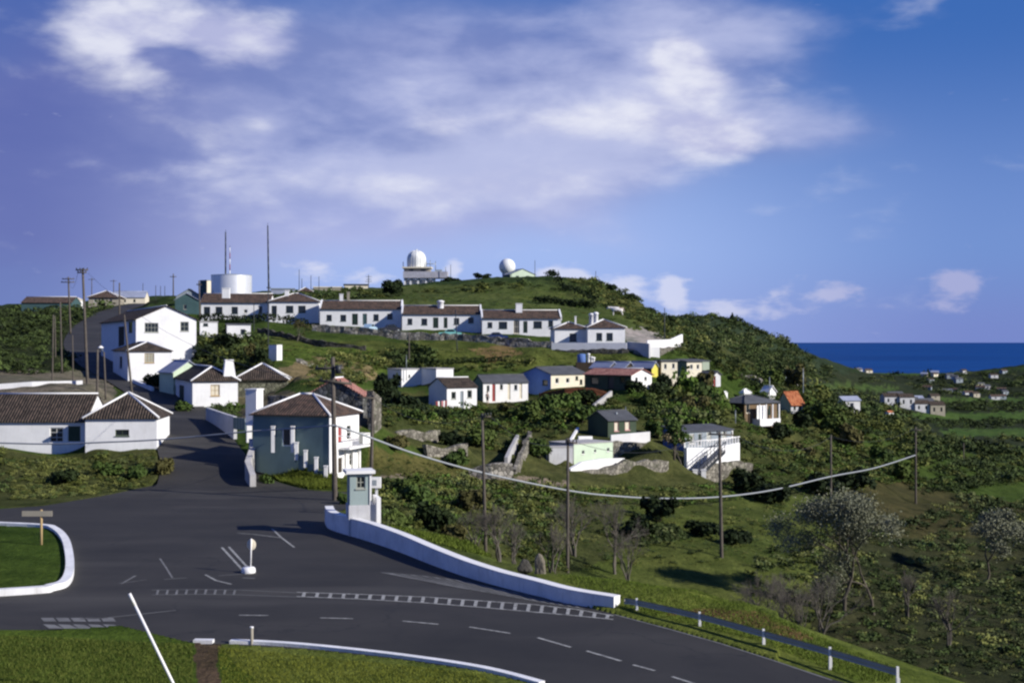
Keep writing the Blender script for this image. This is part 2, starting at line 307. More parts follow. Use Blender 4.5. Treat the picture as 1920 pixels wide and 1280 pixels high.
HOUSES = [
 # --- near left corner house (two volumes)
 H('corner_house', 'low white house on the left road corner with ridged tile roof and sunlit end wall', c=294, D=112, th=95, l=160, r=(6.3,), pb=862, pe=783,
   roof='hip', rise=2.0, wm=WHITE, rm=TILE_D, over=.22, opL=[W(216, 242, 805, 817, DGREEN, GLASS, (2, 1))], down=1.6, plinth_r=(GREYG, .45),
   extra=[dict(c=161, D=113.0, th=93, l=-30, r=(7.5,), pb=830, pe=789, roof='gableR', rise=2.1, wm=WHITE, rm=TILE_D, over=.2, parapet=True,
      opL=[W(93, 119, 801, 829, FRAME_W, GLASS, (2, 3)), DR(126, 152, 797, 829, DGREEN, FRAME_W)], down=1.6)]),
 # --- balcony house by the tall pole
 H('balcony_house', 'two-storey house with shade-darkened blue-green side, white balcony front and brown hipped roof', c=617, D=104, th=72, l=474, r=673, pb=893, pe=779,
   roof='hip', rise=1.55, wm=WHITE_CLEAN, wmL=TEALW, rm=TILE_B, over=.25, down=2.0, pier=True,  # shade of the left side is put into its dark blue-green
   opR=[DR(634, 642, 797, 831, RED, WHITE), W(650, 659, 796, 824, FRAME_W, GLASS, (1, 2)), DR(634, 643, 856, 895, DWOOD, WHITE), W(655, 662, 850, 872, FRAME_W, GLASS, (1, 2))],
   opL=[DR(529, 545, 803, 836, DARKM, WHITE)]),
 # --- hip house with flared chimney
 H('hipped_cottage', 'white cottage with dark hipped roof, yellowish window and flared white chimney above the road', c=361, D=140, th=22, l=311, r=446, pb=762, pe=714,
   roof='hip', rise=1.45, wm=WHITE, rm=TILE_D, over=.25, down=1.2, opR=[W(395, 412, 721, 742, OCHRE, CREAM, (2, 2))],
   opL=[W(322, 330, 722, 745, SHUT, GLASS), DR(336, 345, 722, 752, SHUT)],),
 H('long_roof_cottage', 'low stone cottage with long dark tile roof and white ridge behind the flared chimney', c=441, D=146, th=8, l=(5.5,), r=538, pb=742, pe=711,
   roof='hip', rise=1.7, wm=stone_mat('mossy_stone', (.15, .15, .11)), rm=TILE_D, over=.3, down=1.5),
 H('green_gable_shed', 'small shed with pale green gable and blue-grey sheet roof behind the hipped cottage', c=325, D=152, th=38, l=299, r=382, pb=732, pe=697,
   roof='gableR', rise=1.2, wm=PALEG, rm=SHEET, over=.25, down=1.0),
 # --- gable house
 H('gable_house', 'big white gable-fronted house with two upper windows beside the climbing road', c=255, D=176, th=24, l=190, r=368, pb=690, pe=598,
   roof='gableR', rise=1.75, wm=WHITE, rm=TILE_D, over=.35, down=1.0,
   opR=[W(271, 297, 605, 623, FRAME_G, GLASS, (4, 2)), W(338, 354, 603, 621, FRAME_G, GLASS, (2, 2))],
   opL=[DR(222, 233, 612, 660, DWOOD), W(241, 248, 603, 623, SHUT, GLASS)]),
 H('gable_house_annex', 'white single-storey annex with dark tile roof and small-paned window below the gable house', c=240, D=166, th=24, l=212, r=322, pb=704, pe=658,
   roof='hip', rise=1.1, wm=WHITE, rm=TILE_D, over=.25, down=1.2, opR=[W(271, 289, 662, 680, OCHRE, FRAME_G, (3, 3))], opL=[W(224, 229, 668, 690, SLATE, GLASS)]),
 H('white_shed', 'small plain white shed with dark flat roof and one window right of the gable house', c=426, D=198, th=14, l=(4.0,), r=470, pb=640, pe=608,
   roof='flat', rise=.15, wm=WHITE, rm=FELT, over=.2, down=1.2, opR=[W(451, 460, 617, 626, SHUT, GLASS)]),
 H('white_outbuilding', 'long low white outbuilding joined between the gable house and the white shed', c=375, D=196, th=14, l=(4.0,), r=408, pb=634, pe=604,
   roof='flat', rise=.15, wm=WHITE, rm=CONC, over=.1, down=1.2, opR=[W(381, 390, 606, 611, SHUT, GLASS)]),
 H('white_privy', 'tiny white block hut standing alone in the field, sunlit only on its right side', c=519, D=168, th=68, l=504, r=529, pb=676, pe=647,
   roof='flat', rise=.08, wm=WHITE, rm=CONC, over=.03, down=.6),
 # --- stone building with pink roof
 H('stone_barn', 'grey stone barn with gable end and pale pink tiled roof behind the tall pole', c=680, D=118, th=78, l=575, r=694, pb=790, pe=742,
   roof='gableL', rise=1.5, wm=stone_mat('grey_rubble', (.13, .13, .125), 2.5), rm=TILE_P, over=.12, down=2.0),
 # --- row houses
 H('row_house', 'leftmost row house of the ridge terrace, in two sections with a white chimney', c=377, D=242, th=4, l=(8.0,), r=506, pb=604, pe=566,
   roof='gableL', rise=1.6, wm=WHITE, rm=TILE_B, over=.35, group='row houses along the ridge', down=1.5,
   opR=[W(382, 394, 575, 589), W(404, 417, 575, 589), W(434, 446, 575, 588), W(457, 464, 580, 587, FRAME_W), W(485, 492, 574, 588, FRAME_G)],
   extra=[dict(c=505, D=238, th=4, l=(8.0,), r=598, pb=607, pe=565, roof='hip', rise=1.6, wm=WHITE, rm=TILE_B, over=.3, down=1.5,
     opR=[W(509, 519, 573, 592), W(536, 550, 573, 586), W(559, 573, 573, 586)])]),
 H('row_house', 'row house with two middle doors and a pale blue car outside, on the ridge', c=600, D=233, th=3, l=(7.5,), r=753, pb=612, pe=578.5,
   roof='gableL', rise=1.45, wm=WHITE, rm=TILE_B, over=.3, parapet=True, group='row houses along the ridge', down=1.5,
   opR=[W(612, 622, 590, 601), W(638, 649, 590, 602), DR(660, 671, 588, 609), DR(680, 688, 588, 609, DTEAL), W(700, 710, 589, 601), W(726, 736, 588, 598)]),
 H('row_house', 'row house with a round white chimney pot and a turquoise car outside', c=754, D=230, th=3, l=(7.5,), r=902, pb=620, pe=588,
   roof='gableL', rise=1.45, wm=WHITE, rm=TILE_B, over=.3, parapet=True, group='row houses along the ridge', down=1.5,
   opR=[W(764, 773, 597, 608), W(790, 801, 597, 609), DR(812, 822, 595, 615), DR(832, 839, 595, 615), W(851, 861, 596, 608), W(878, 888, 595, 605)]),
 H('row_house', 'rightmost row house, with a glazed porch door and a white block chimney', c=904, D=227, th=3, l=(7.5,), r=1052, pb=627, pe=596,
   roof='gableL', rise=1.35, wm=WHITE, rm=TILE_B, over=.3, parapet=True, group='row houses along the ridge', down=1.5,
   opR=[W(914, 923, 604, 614), W(935, 951, 603, 616), W(963, 974, 600, 625, CREAM, GLASS, (3, 2)), DR(981, 989, 602, 624, SHUT), W(1000, 1016, 602, 615), W(1028, 1037, 601, 612)]),
 H('terrace_end_house', 'white house with hipped brown roof and twin round chimneys beside the ridge terrace', c=1040, D=216, th=5, l=(6,), r=1102, pb=655, pe=616,
   roof='hip', rise=1.1, wm=WHITE, rm=TILE_B, over=.25, down=1.5, opR=[W(1068, 1081, 625, 640)],
   extra=[dict(c=1102, D=214, th=5, l=(7,), r=1172, pb=655, pe=614, roof='hip', rise=1.35, wm=WHITE, rm=TILE_B, over=.25, down=1.5,
      opR=[W(1118, 1129, 624, 638), W(1137, 1149, 624, 638)])]),
 # --- middle slope
 H('flat_roof_house', 'white flat-roofed house of two cube blocks above the dark shrubs', c=753, D=186, th=33, l=727, r=797, pb=727, pe=693,
   roof='flat', rise=.14, wm=WHITE, rm=CONC, over=.08, down=1.5, opL=[W(736, 742, 702, 710, SHUT)], opR=[W(766, 769, 702, 707, SHUT)],
   extra=[dict(c=818, D=184, th=33, l=788, r=850, pb=722, pe=692, roof='flat', rise=.14, wm=WHITE, rm=CONC, over=.08, down=1.5)]),
 H('tile_cottage', 'small white cottage with grey-brown tile roof, dark door and two windows beside the washing line', c=838, D=175, th=30, l=804, r=894, pb=767, pe=726,
   roof='gableL', rise=1.15, wm=WHITE, rm=TILE_D, over=.2, down=1.2,
   opR=[W(846, 855, 734, 748, FRAME_G, GLASS), DR(863, 869, 733, 765, SLATE), W(876, 885, 731, 746, FRAME_G, GLASS)]),
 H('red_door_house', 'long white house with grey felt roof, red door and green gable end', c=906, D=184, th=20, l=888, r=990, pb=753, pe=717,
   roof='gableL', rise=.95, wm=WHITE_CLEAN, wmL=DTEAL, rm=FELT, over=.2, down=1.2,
   opR=[W(912, 918, 722, 734, FRAME_W, GLASS), DR(923, 929, 720, 752, RED), W(937, 943, 720, 731, FRAME_W, GLASS), DR(952, 957, 719, 749, CREAM), W(964, 970, 721, 731, SLATE, GLASS), DR(974, 979, 719, 747, CREAM)]),
 H('blue_gable_house', 'cottage with bright blue gable end and cream front behind a picket fence', c=1033, D=188, th=38, l=978, r=1101, pb=729, pe=702,
   roof='gableL', rise=.95, wm=CREAM, wmL=BLUEW, rm=FELT, over=.2, down=1.2, opL=[W(1017, 1027, 712, 722, SHUT)],
   opR=[W(1041, 1048, 708, 719, FRAME_W), W(1061, 1068, 708, 718, FRAME_W), W(1079, 1084, 705, 712, SHUT), W(1087, 1092, 711, 720, SHUT)]),
 H('pink_roof_house', 'long house with pink tile roof, shade-dark side and bright white gable with two windows', c=1184, D=176, th=46, l=1096, r=1222, pb=733, pe=703,
   roof='gableR', rise=.75, wm=WHITE_CLEAN, wmL=DGREEN, rm=TILE_P, over=.3, down=1.2, opR=[W(1191, 1196, 707, 714, FRAME_G), W(1208, 1213, 706, 713, FRAME_G)],  # shade and veranda gloom on the long side put into dark green
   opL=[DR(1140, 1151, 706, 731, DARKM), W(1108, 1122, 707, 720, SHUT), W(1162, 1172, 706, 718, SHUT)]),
 H('cream_hut', 'cream hut with two windows and a low cream wall, next to the yellow shed end', c=1240, D=190, th=22, l=1230, r=1270, pb=713, pe=677,
   roof='flat', rise=.2, wm=CREAM, wmL=OCHRE, rm=FELT, over=.25, down=1.2, opR=[W(1245, 1250, 682, 692, FRAME_W), W(1260, 1265, 681, 691, FRAME_W)]),
 H('teal_hut', 'hut with dark teal side and cream front on the slope, centre of the hut row', c=1288, D=192, th=30, l=1270, r=1316, pb=706, pe=678,
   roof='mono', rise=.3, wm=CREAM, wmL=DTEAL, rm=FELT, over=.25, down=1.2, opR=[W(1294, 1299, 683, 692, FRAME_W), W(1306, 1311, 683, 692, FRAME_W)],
   extra=[dict(c=1317, D=195, th=30, l=(3.0,), r=1330, pb=694, pe=677, roof='mono', rise=.2, wm=GREYG, rm=FELT, over=.15, down=1.2)]),
 H('pink_door_shed', 'dark slate shed with a pink door on its narrow sunlit end', c=1337, D=186, th=48, l=1311, r=1351, pb=727, pe=703,
   roof='gableR', rise=.45, wm=LAV, wmL=SLATE, rm=FELT, over=.15, down=1.2, opR=[DR(1338, 1342, 705, 726, RED)]),
 H('sheet_roof_shed', 'low shed with blue-grey sheet roof, left of three behind the pink-roofed house', c=1140, D=191, th=46, l=1106, r=1160, pb=702, pe=690, roof='gableR', rise=.8, wm=DWOOD, rm=SHEET, over=.15, down=1.5, group='sheet roofed sheds'),
 H('sheet_roof_shed', 'low shed with blue-grey sheet roof, middle one of three behind the pink-roofed house', c=1170, D=190, th=46, l=1142, r=1190, pb=702, pe=690, roof='gableR', rise=.8, wm=DWOOD, rm=SHEET, over=.15, down=1.5, group='sheet roofed sheds'),
 H('sheet_roof_shed', 'low shed with blue-grey sheet roof and yellow end wall, beside the cream hut', c=1222, D=189, th=50, l=1180, r=1234, pb=708, pe=689, roof='gableR', rise=.75, wm=YELLOW, wmL=DWOOD, rm=SHEET, over=.15, down=1.5, group='sheet roofed sheds'),
 # --- lower right
 H('dark_green_cottage', 'dark green cottage with grey roof and two pink-framed windows above a white terrace wall', c=1140, D=150, th=26, l=1102, r=1193, pb=820, pe=788,
   roof='gableL', rise=.9, wm=DGREEN, rm=FELT, over=.2, down=1.5, opR=[W(1152, 1160, 791, 808, PINKF, CREAM), W(1172, 1181, 789, 806, PINKF, CREAM)]),
 H('pale_green_block', 'pale green flat-roofed house with three small windows behind a white sloping wall', c=1076, D=138, th=38, l=(4.0,), r=1149, pb=870, pe=833,
   roof='flat', rise=.1, wm=PALEG, wmL=LAV, rm=CONC, over=.06, down=1.0,
   opR=[W(1091, 1096, 844, 851, FRAME_W), W(1114, 1118, 842, 848, FRAME_W), W(1138, 1143, 839, 846, FRAME_W)]),
 H('shade_grey_room', 'small limewashed lean-to, greyed as if shaded, against the left of the pale green house', c=1030, D=137, th=14, l=1024, r=1074, pb=872, pe=839, roof='flat', rise=.1, wm=LAV, rm=CONC, over=.05, down=1.2),  # white walls greyed to carry shade in their colour
 H('stair_cottage', 'grey-blue cottage with black roof and white-trimmed windows above the outside stair', c=1283, D=152, th=34, l=1243, r=1373, pb=846, pe=810,
   roof='mono', rise=.45, wm=SLATE, wmL=BLUEW, rm=FELT, over=.2, down=1.5, corner=True,
   opR=[W(1292, 1302, 813, 832, FRAME_W, FRAME_G, (2, 2)), DR(1309, 1316, 812, 835, SHUT, FRAME_W), W(1325, 1334, 809, 827, FRAME_W, FRAME_G, (2, 2)), W(1354, 1363, 807, 825, FRAME_W, FRAME_G, (2, 2))]),
 H('verandah_house', 'dark timber house with grey hipped roof and bright white verandah on a pink post', c=1396, D=186, th=34, l=1351, r=1457, pb=800, pe=756,
   roof='hip', rise=1.0, wm=mat('brown_render', (.17, .115, .065)), wmL=DWOOD, rm=FELT, over=.3, down=2.0, opR=[W(1399, 1406, 758, 774, CREAM), DR(1441, 1445, 760, 778, SHUT)]),
 H('orange_roof_house', 'small white house with bright orange tile roof at the edge of the slope', c=1483, D=205, th=24, l=1457, r=1508, pb=775, pe=757,
   roof='gableL', rise=1.75, wm=LAV, wmL=GREYG, rm=TILE_O, over=.3, down=2.5, opR=[W(1488, 1492, 760, 767, SHUT), W(1498, 1502, 759, 768, SHUT)]),  # shade of the gable side put into its grey-green
 H('white_peak_hut', 'bright white hut with pale roof between the verandah house and the orange roof', c=1440, D=212, th=40, l=1426, r=1455, pb=748, pe=735, roof='gableR', rise=.9, wm=WHITE_CLEAN, rm=WHITE_CLEAN, over=.1, down=2.0),
 H('white_dome_hut', 'low white roofed hut behind the grey roof of the verandah house', c=1395, D=208, th=30, l=1387, r=1408, pb=748, pe=737, roof='hip', rise=.6, wm=WHITE_CLEAN, rm=WHITE_CLEAN, over=.1, down=2.0),
 # --- ridge left and hilltop
 H('green_shed', 'dark green shed behind the row of poles left of the ridge terrace', c=328, D=262, th=10, l=(6,), r=372, pb=590, pe=562, roof='gableR', rise=1.3, wm=DTEAL, rm=SHEET, over=.2, down=2, opR=[W(344, 350, 571, 580, FRAME_G)]),
 H('hipped_bungalow', 'tan bungalow with brown hipped roof on the skyline at the head of the road', c=166, D=380, th=6, l=(9,), r=222, pb=574, pe=557, roof='hip', rise=2.1, wm=TANW, rm=TILE_B, over=.5, down=2,
   opR=[W(176, 181, 561, 567, FRAME_W), W(190, 195, 561, 567, FRAME_W), W(205, 210, 561, 567, FRAME_W)]),
 H('white_gable_hut', 'small sunlit white hut with arched door left of the tan bungalow', c=134, D=365, th=40, l=(5,), r=158, pb=576, pe=563, roof='mono', rise=1.0, wm=WHITE_CLEAN, rm=CREAM, over=.15, down=2, opR=[DR(141, 146, 569, 576, DARKM)]),
 H('white_hall', 'long white hall with pale blue-white roof right of the tan bungalow', c=212, D=400, th=8, l=(9,), r=272, pb=572, pe=557, roof='gableL', rise=1.9, wm=CREAM, rm=SHEET, over=.3, down=2, opR=[W(232, 236, 561, 566), W(250, 254, 561, 566)]),
 H('brown_roof_hall', 'long dark green hall with brown roof at the left end of the skyline', c=40, D=350, th=4, l=(10,), r=134, pb=585, pe=567, roof='gableL', rise=1.6, wm=DTEAL, rm=TILE_B, over=.3, down=2, opR=[W(92, 97, 572, 579, FRAME_G)]),
 H('quonset_shed', 'grey shed with curved roof on the skyline left of the water tank', c=330, D=330, th=8, l=(9,), r=378, pb=572, pe=556, roof='gableR', rise=1.9, wm=SLATE, rm=FELT, over=.2, down=2),
 H('tank_pump_house', 'dark green pump house with pale end beside the water tank', c=388, D=345, th=45, l=375, r=399, pb=556, pe=526, roof='flat', rise=.2, wm=CREAM, wmL=DTEAL, rm=SLATE, over=.1, down=2),
 H('radome_hall', 'pale green gabled building with side darkened as shade, next to the round radome', c=957, D=428, th=22, l=944, r=1004, pb=530, pe=514, roof='gableR', rise=1.75, wm=PALEG, wmL=DTEAL, rm=SLATE, over=.3, down=2, opR=[W(967, 973, 517, 525, SLATE), W(986, 992, 517, 524, GREYG)]),  # left side painted dark teal to stand for its shade
 H('dark_roof_hut', 'low hut with flat dark roof left of the round radome', c=905, D=440, th=8, l=(8,), r=938, pb=529, pe=524, roof='flat', rise=.5, wm=LAV, rm=FELT, over=.4, down=2),
 H('dark_roof_bunker', 'low dark hut with curved roof right of the pale green hilltop building', c=1028, D=425, th=8, l=(6,), r=1053, pb=527, pe=522.5, roof='hip', rise=.6, wm=DTEAL, rm=FELT, over=.2, down=2),
 H('skyline_hut', 'low white hut with flat brown roof on the skyline left of the radome tower', c=646, D=410, th=8, l=(6,), r=690, pb=541, pe=534, roof='flat', rise=.3, wm=CREAM, rm=FELT, over=.3, down=2),
 H('skyline_barn', 'tan skyline barn with rounded brown roof above the second row house', c=560, D=380, th=10, l=(7,), r=586, pb=554, pe=546, roof='hip', rise=1.3, wm=TANW, rm=TILE_B, over=.3, down=2),
 H('skyline_house', 'long pale house on the skyline just right of the taller mast', c=508, D=385, th=8, l=(7,), r=552, pb=552, pe=542, roof='flat', rise=.3, wm=SHEET, rm=SLATE, over=.2, down=2),
 H('skyline_wall_house', 'low cream building on the skyline between thin poles above the ridge terrace', c=588, D=395, th=8, l=(6,), r=640, pb=548, pe=539, roof='flat', rise=.3, wm=TANW, rm=CREAM, over=.2, down=2),
]

# ------------------------------------------------------------------ terrain: control points (pixel x, pixel y, distance)
CP = []
def cp(*a):
    for q in a: CP.append(q)
def flat(px, py): CP.append((px, py, HC * F / (py - CY)))
for py in (1330, 1280, 1230, 1180, 1130, 1085, 1045, 1010, 980, 955, 935):
    for px in (-500, -200, 0, 130, 260, 390, 520): flat(px, py)
for px, py in ((600, 1280), (600, 1180), (600, 1085), (600, 1030), (640, 1000), (700, 1230), (700, 1130), (700, 1060), (700, 1030), (800, 1280), (850, 1180), (850, 1110), (850, 1080), (950, 1240), (950, 1160), (1000, 1130), (1060, 1145), (1100, 1200), (1100, 1290), (1150, 1160), (1250, 1230), (1250, 1190), (1350, 1260), (1350, 1215), (1450, 1300), (1450, 1250), (1550, 1290), (1700, 1400), (600, 955), (640, 945)): flat(px, py)
ROAD = [(420, 935, 0), (405, 905, .35), (388, 870, 1.1), (370, 835, 2.1), (352, 800, 3.1), (330, 770, 3.9), (303, 745, 4.7), (270, 725, 5.5), (232, 705, 6.6), (190, 683, 8.0), (163, 660, 9.6), (155, 637, 11.1), (170, 610, 13.5), (200, 590, 16.6), (240, 575, 20.0), (275, 568, 23)]
def rpt(px, py, z):
    D = (HC - z) * F / (py - CY) if abs(py - CY) > 6 else 235
    return D
RD = [96, 102.0, 107.5, 114, 123, 136, 149, 160, 173, 192, 217, 243, 283, 322, 363, 410]
RC = []
for (px, py, z), D in zip(ROAD, RD):
    z = HC - (py - CY) / F * D; RC.append(Vector((U(px) * D, D, z)))
RC[0].z = 0.0
def road_w(k): return (6.5, 4.4, 3.6, 3.4, 3.3, 3.2)[min(k, 5)]
for k, p in enumerate(RC):
    t = (RC[min(k + 1, len(RC) - 1)] - RC[max(k - 1, 0)]); t.z = 0; t.normalize(); nrm = Vector((t.y, -t.x, 0))
    for s in (-1.15, -.5, 0, .5, 1.15):
        q = p + nrm * road_w(k) * s
        CP.append((CX + q.x / q.y * F, CY + (HC - p.z) / q.y * F, q.y))
cp((100, 945, 89.5), (40, 940, 90), (-150, 930, 94), (100, 868, 107), (200, 872, 107), (-100, 865, 108), (260, 880, 107), (-300, 860, 110),
   (100, 715, 150), (0, 715, 150), (-200, 715, 150), (164, 719, 138), (60, 690, 175), (-200, 640, 230), (-500, 640, 230), (70, 640, 250), (100, 600, 310), (60, 585, 345), (-200, 590, 330), (-600, 600, 330), (140, 577, 365), (0, 585, 350),
   (480, 835, 104.6), (530, 848, 104), (560, 866, 103.2), (600, 898, 102.6), (500, 911, 100.6), (560, 914, 100), (478, 880, 102.5), (645, 903, 106), (485, 860, 103.4), (540, 885, 102.2), (630, 918, 100), (440, 800, 118), (420, 790, 125), (470, 785, 118), (480, 760, 130), (540, 770, 128),
   (690, 815, 112), (720, 805, 120), (700, 880, 104), (760, 882, 113), (830, 880, 116), (900, 895, 117), (1000, 902, 120), (1060, 908, 122), (720, 985, 73.5), (720, 950, 88), (760, 935, 97), (860, 1015, 71.5), (950, 1055, 65), (1010, 1072, 61),
   (820, 960, 92), (880, 990, 86), (950, 985, 94), (1000, 945, 108), (912, 1045, 81), (1062, 1077, 88), (1200, 1000, 105), (1350, 1046, 98), (1200, 930, 125), (1300, 960, 120), (1450, 960, 125), (1450, 1050, 100), (1550, 1050, 106), (1580, 1150, 88), (1650, 1150, 93), (1750, 1100, 112), (1860, 1000, 150), (1750, 1235, 80), (1950, 1230, 86), (2200, 1100, 120), (1700, 1000, 140), (1600, 960, 145), (1700, 940, 170), (1900, 1100, 125),
   (1040, 1078, 59), (1165, 1087, 58), (1300, 1107, 56.5), (1400, 1131, 54.2), (1500, 1178, 51), (1600, 1215, 48.5), (1690, 1255, 46.5), (1800, 1300, 44.5), (1150, 1205, 70), (1300, 1215, 70), (1450, 1235, 69), (1550, 1290, 66), (1700, 1330, 63), (1900, 1400, 60),
   (1180, 1110, 55.5), (1300, 1150, 53), (1400, 1175, 51), (1500, 1215, 48.5), (1600, 1250, 46.4),
   (1500, 772, 215), (1550, 805, 205), (1620, 855, 195), (1700, 905, 190), (1800, 900, 260), (1880, 900, 300), (2100, 900, 300), (1450, 850, 180), (1550, 880, 175), (1400, 900, 155), (1650, 900, 172),
   (1700, 830, 420), (1800, 830, 480), (1600, 770, 550), (1560, 735, 800), (1750, 775, 750), (1870, 765, 850), (2100, 765, 850), (2600, 760, 900), (1700, 733, 1120), (1860, 690, 1300), (1800, 705, 1350), (1960, 680, 1300), (2300, 670, 1300), (1750, 719, 1350), (1600, 716, 1350), (1530, 712, 1250), (1500, 705, 1000), (1750, 742, 1000), (1870, 800, 600), (1750, 800, 560), (1650, 772, 650), (2200, 800, 600),
   (1270, 601, 700), (1350, 599, 750), (1385, 605, 780), (1420, 617, 800), (1460, 640, 850), (1500, 666, 950), (1550, 690, 1250), (1150, 592, 600), (1200, 604, 640), (1235, 607, 650), (1265, 604, 640), (1310, 600, 725), (1150, 606, 790), (1200, 612, 790), (1240, 611, 790), (1268, 608, 790), (1300, 605, 790), (1150, 612, 900), (1250, 614, 900), (1350, 608, 900), (1250, 645, 470), (1200, 622, 470), (1180, 585, 430), (1220, 606, 400), (1255, 626, 370), (1290, 645, 340), (1130, 562, 460), (1300, 612, 650), (1572, 699, 1600), (1350, 640, 550), (1400, 680, 520), (1450, 700, 600), (1480, 690, 750), (1300, 652, 420), (1345, 664, 450), (1285, 640, 350), (1420, 722, 380), (1480, 725, 430), (1300, 650, 1100), (1400, 660, 1200), (1480, 690, 1250),
   (600, 541, 400), (480, 548, 400), (380, 552, 400), (700, 538, 420), (780, 536, 430), (900, 529, 430), (1000, 527, 430), (1060, 528, 420), (1120, 531, 400), (1160, 548, 380), (1200, 566, 350), (1240, 592, 320), (1268, 614, 300), (800, 558, 700), (500, 566, 700), (1100, 565, 650), (200, 585, 700), (-300, 600, 700), (1250, 630, 520), (-700, 610, 500),
   (650, 560, 330), (750, 562, 330), (850, 560, 320), (950, 565, 310), (1050, 570, 300), (1100, 590, 262), (1150, 590, 265), (1200, 601, 270), (950, 548, 350), (1050, 547, 360), (1220, 640, 238), (500, 565, 290), (420, 568, 290), (700, 567, 262), (850, 573, 255), (1000, 584, 245), (1000, 575, 268),
   (600, 621, 222), (735, 633, 219), (860, 639, 217), (960, 647, 214), (1020, 652, 212), (600, 650, 206), (750, 660, 204), (700, 690, 190), (900, 670, 203), (1000, 670, 203), (560, 640, 208), (520, 682, 166), (620, 702, 150), (560, 706, 145), (700, 720, 150), (480, 632, 205), (480, 600, 225), (400, 640, 195), (420, 670, 175), (470, 690, 160), (640, 725, 138), (1130, 668, 207), (860, 686, 198), (960, 688, 201), (1060, 672, 205),
   (780, 790, 140), (720, 765, 145), (1000, 762, 168), (1100, 772, 167), (950, 830, 140), (1050, 800, 152), (850, 842, 127), (1250, 760, 177), (1350, 762, 177), (1280, 732, 187), (1330, 800, 168), (1420, 815, 170), (1300, 900, 146), (1150, 894, 130.5), (1230, 899, 135.0), (1180, 834, 147), (1230, 840, 145), (1350, 885, 150), (1000, 880, 128), (900, 870, 123), (1060, 850, 138), (960, 890, 122), (1250, 672, 208), (1200, 668, 207), (1300, 670, 215), (1380, 700, 215), (1430, 745, 208), (1400, 790, 178),
   (-400, 1600, 28), (400, 1600, 28), (960, 1600, 28), (1400, 1600, 28), (2000, 1600, 28), (2300, 1500, 34))
for px in (-1300, -700, 0, 700, 1300, 1700, 2200, 2800, 3200):
    for D, z in ((2000, -46), (2700, -60)): CP.append((px, CY + (HC - z) * F / D, D))
for px in (-1300, -600, 100, 700, 1100): CP.append((px, CY + 30 * F / 1300, 1300))
for px in (2500, 3100): cp((px, 735, 1200), (px, 900, 300), (px, 1100, 110)) 
for px in (-1200, -700): cp((px, 640, 250), (px, 850, 110), (px, 950, 88))
for h in HOUSES:
    for e in [h] + h.get('extra', []):
        if 'dR' not in e: prep(e)
        for a in (-.06, .5, 1.06):
            for b in (-.06, 1.06):
                x = e['x0'] + e['dR'][0] * e['Lr'] * a + e['dL'][0] * e['Ll'] * b; y = e['D'] + e['dR'][1] * e['Lr'] * a + e['dL'][1] * e['Ll'] * b
                CP.append((CX + x / y * F, CY + (HC - e['zb']) / y * F, y))
cp((742, 841, 124.6), (790, 842, 126.2), (826, 839, 128.4), (742, 806, 126.6), (790, 808, 128.4), (826, 807, 130.8), (800, 868, 116.6), (840, 869, 118.2), (877, 866, 120.4), (800, 836, 118.8), (840, 837, 120.4), (877, 835, 122.6),
   (1149, 859, 145.4), (1185, 858, 145.9), (1219, 856, 146.4), (1149, 829, 147), (1219, 826, 148), (1128, 896, 132.5), (1175, 896, 134.4), (1254, 895, 139.4), (1175, 864, 136.2), (1254, 862, 141.2), (1320, 903, 145.4), (1365, 899, 148.4), (1412, 894, 152.4), (1365, 869, 150), (1412, 867, 154),
   (952, 868, 121), (960, 850, 126), (973, 824, 136), (968, 893, 117.5), (980, 860, 126), (997, 817, 138), (1392, 713, 222), (1412, 715, 222), (1427, 729, 220), (1355, 761, 193), (1345, 757, 198), (1214, 653, 209), (1259, 651, 211), (1280, 649, 218), (1237, 674, 205.8), (1264, 673, 207.5), (1506, 748, 213),
   (745, 795, 142), (778, 792, 146), (812, 792, 150), (858, 790, 158), (905, 782, 166), (1066, 768, 170), (1098, 762, 172), (1218, 778, 170), (1240, 770, 176), (1325, 770, 180), (1365, 804, 181), (1490, 728, 232), (1190, 752, 172), (247, 736, 146), (182, 757, 122), (104, 668, 175), (224, 589, 300), (325, 553, 350), (375, 603, 224), (1175, 657, 208))
CPA = np.array(CP, float)
KU = np.c_[(CPA[:, 0] - CX) / F * 1.0, np.log(CPA[:, 2])]
KV = (CPA[:, 1] - CY)
_d = np.sqrt(((KU[:, None, :] - KU[None]) ** 2).sum(-1) + 1e-6)
_n = len(KU)
_A = np.zeros((_n + 3, _n + 3)); _A[:_n, :_n] = _d + np.eye(_n) * -2e-4; _A[:_n, _n] = 1; _A[:_n, _n + 1:] = KU; _A[_n, :_n] = 1; _A[_n + 1:, :_n] = KU.T
RBF = np.linalg.solve(_A, np.r_[KV, 0, 0, 0])
def vnoise(x, y, seed=0):
    xi, yi = np.floor(x).astype(np.int64), np.floor(y).astype(np.int64); xf, yf = x - xi, y - yi
    xf, yf = xf * xf * (3 - 2 * xf), yf * yf * (3 - 2 * yf)
    def h(a, b):
        n = (a * 374761393 + b * 668265263 + seed * 1442695) & 0x7fffffff
        n = ((n ^ (n >> 13)) * 1274126177) & 0x7fffffff
        return ((n ^ (n >> 16)) & 0xffff) / 65535.0
    return (h(xi, yi) * (1 - xf) + h(xi + 1, yi) * xf) * (1 - yf) + (h(xi, yi + 1) * (1 - xf) + h(xi + 1, yi + 1) * xf) * yf
def fbm(x, y, o=4, seed=0):
    return sum((vnoise(x * 2 ** k, y * 2 ** k, seed + k) - .5) * .5 ** k for k in range(o))
def inpoly(x, y, poly):
    r = np.zeros(x.shape, bool); n = len(poly)
    for i in range(n):
        (x0, y0), (x1, y1) = poly[i], poly[(i + 1) % n]
        if y0 == y1: continue
        r ^= ((y0 > y) != (y1 > y)) & (x < (x1 - x0) * (y - y0) / (y1 - y0) + x0)
    return r
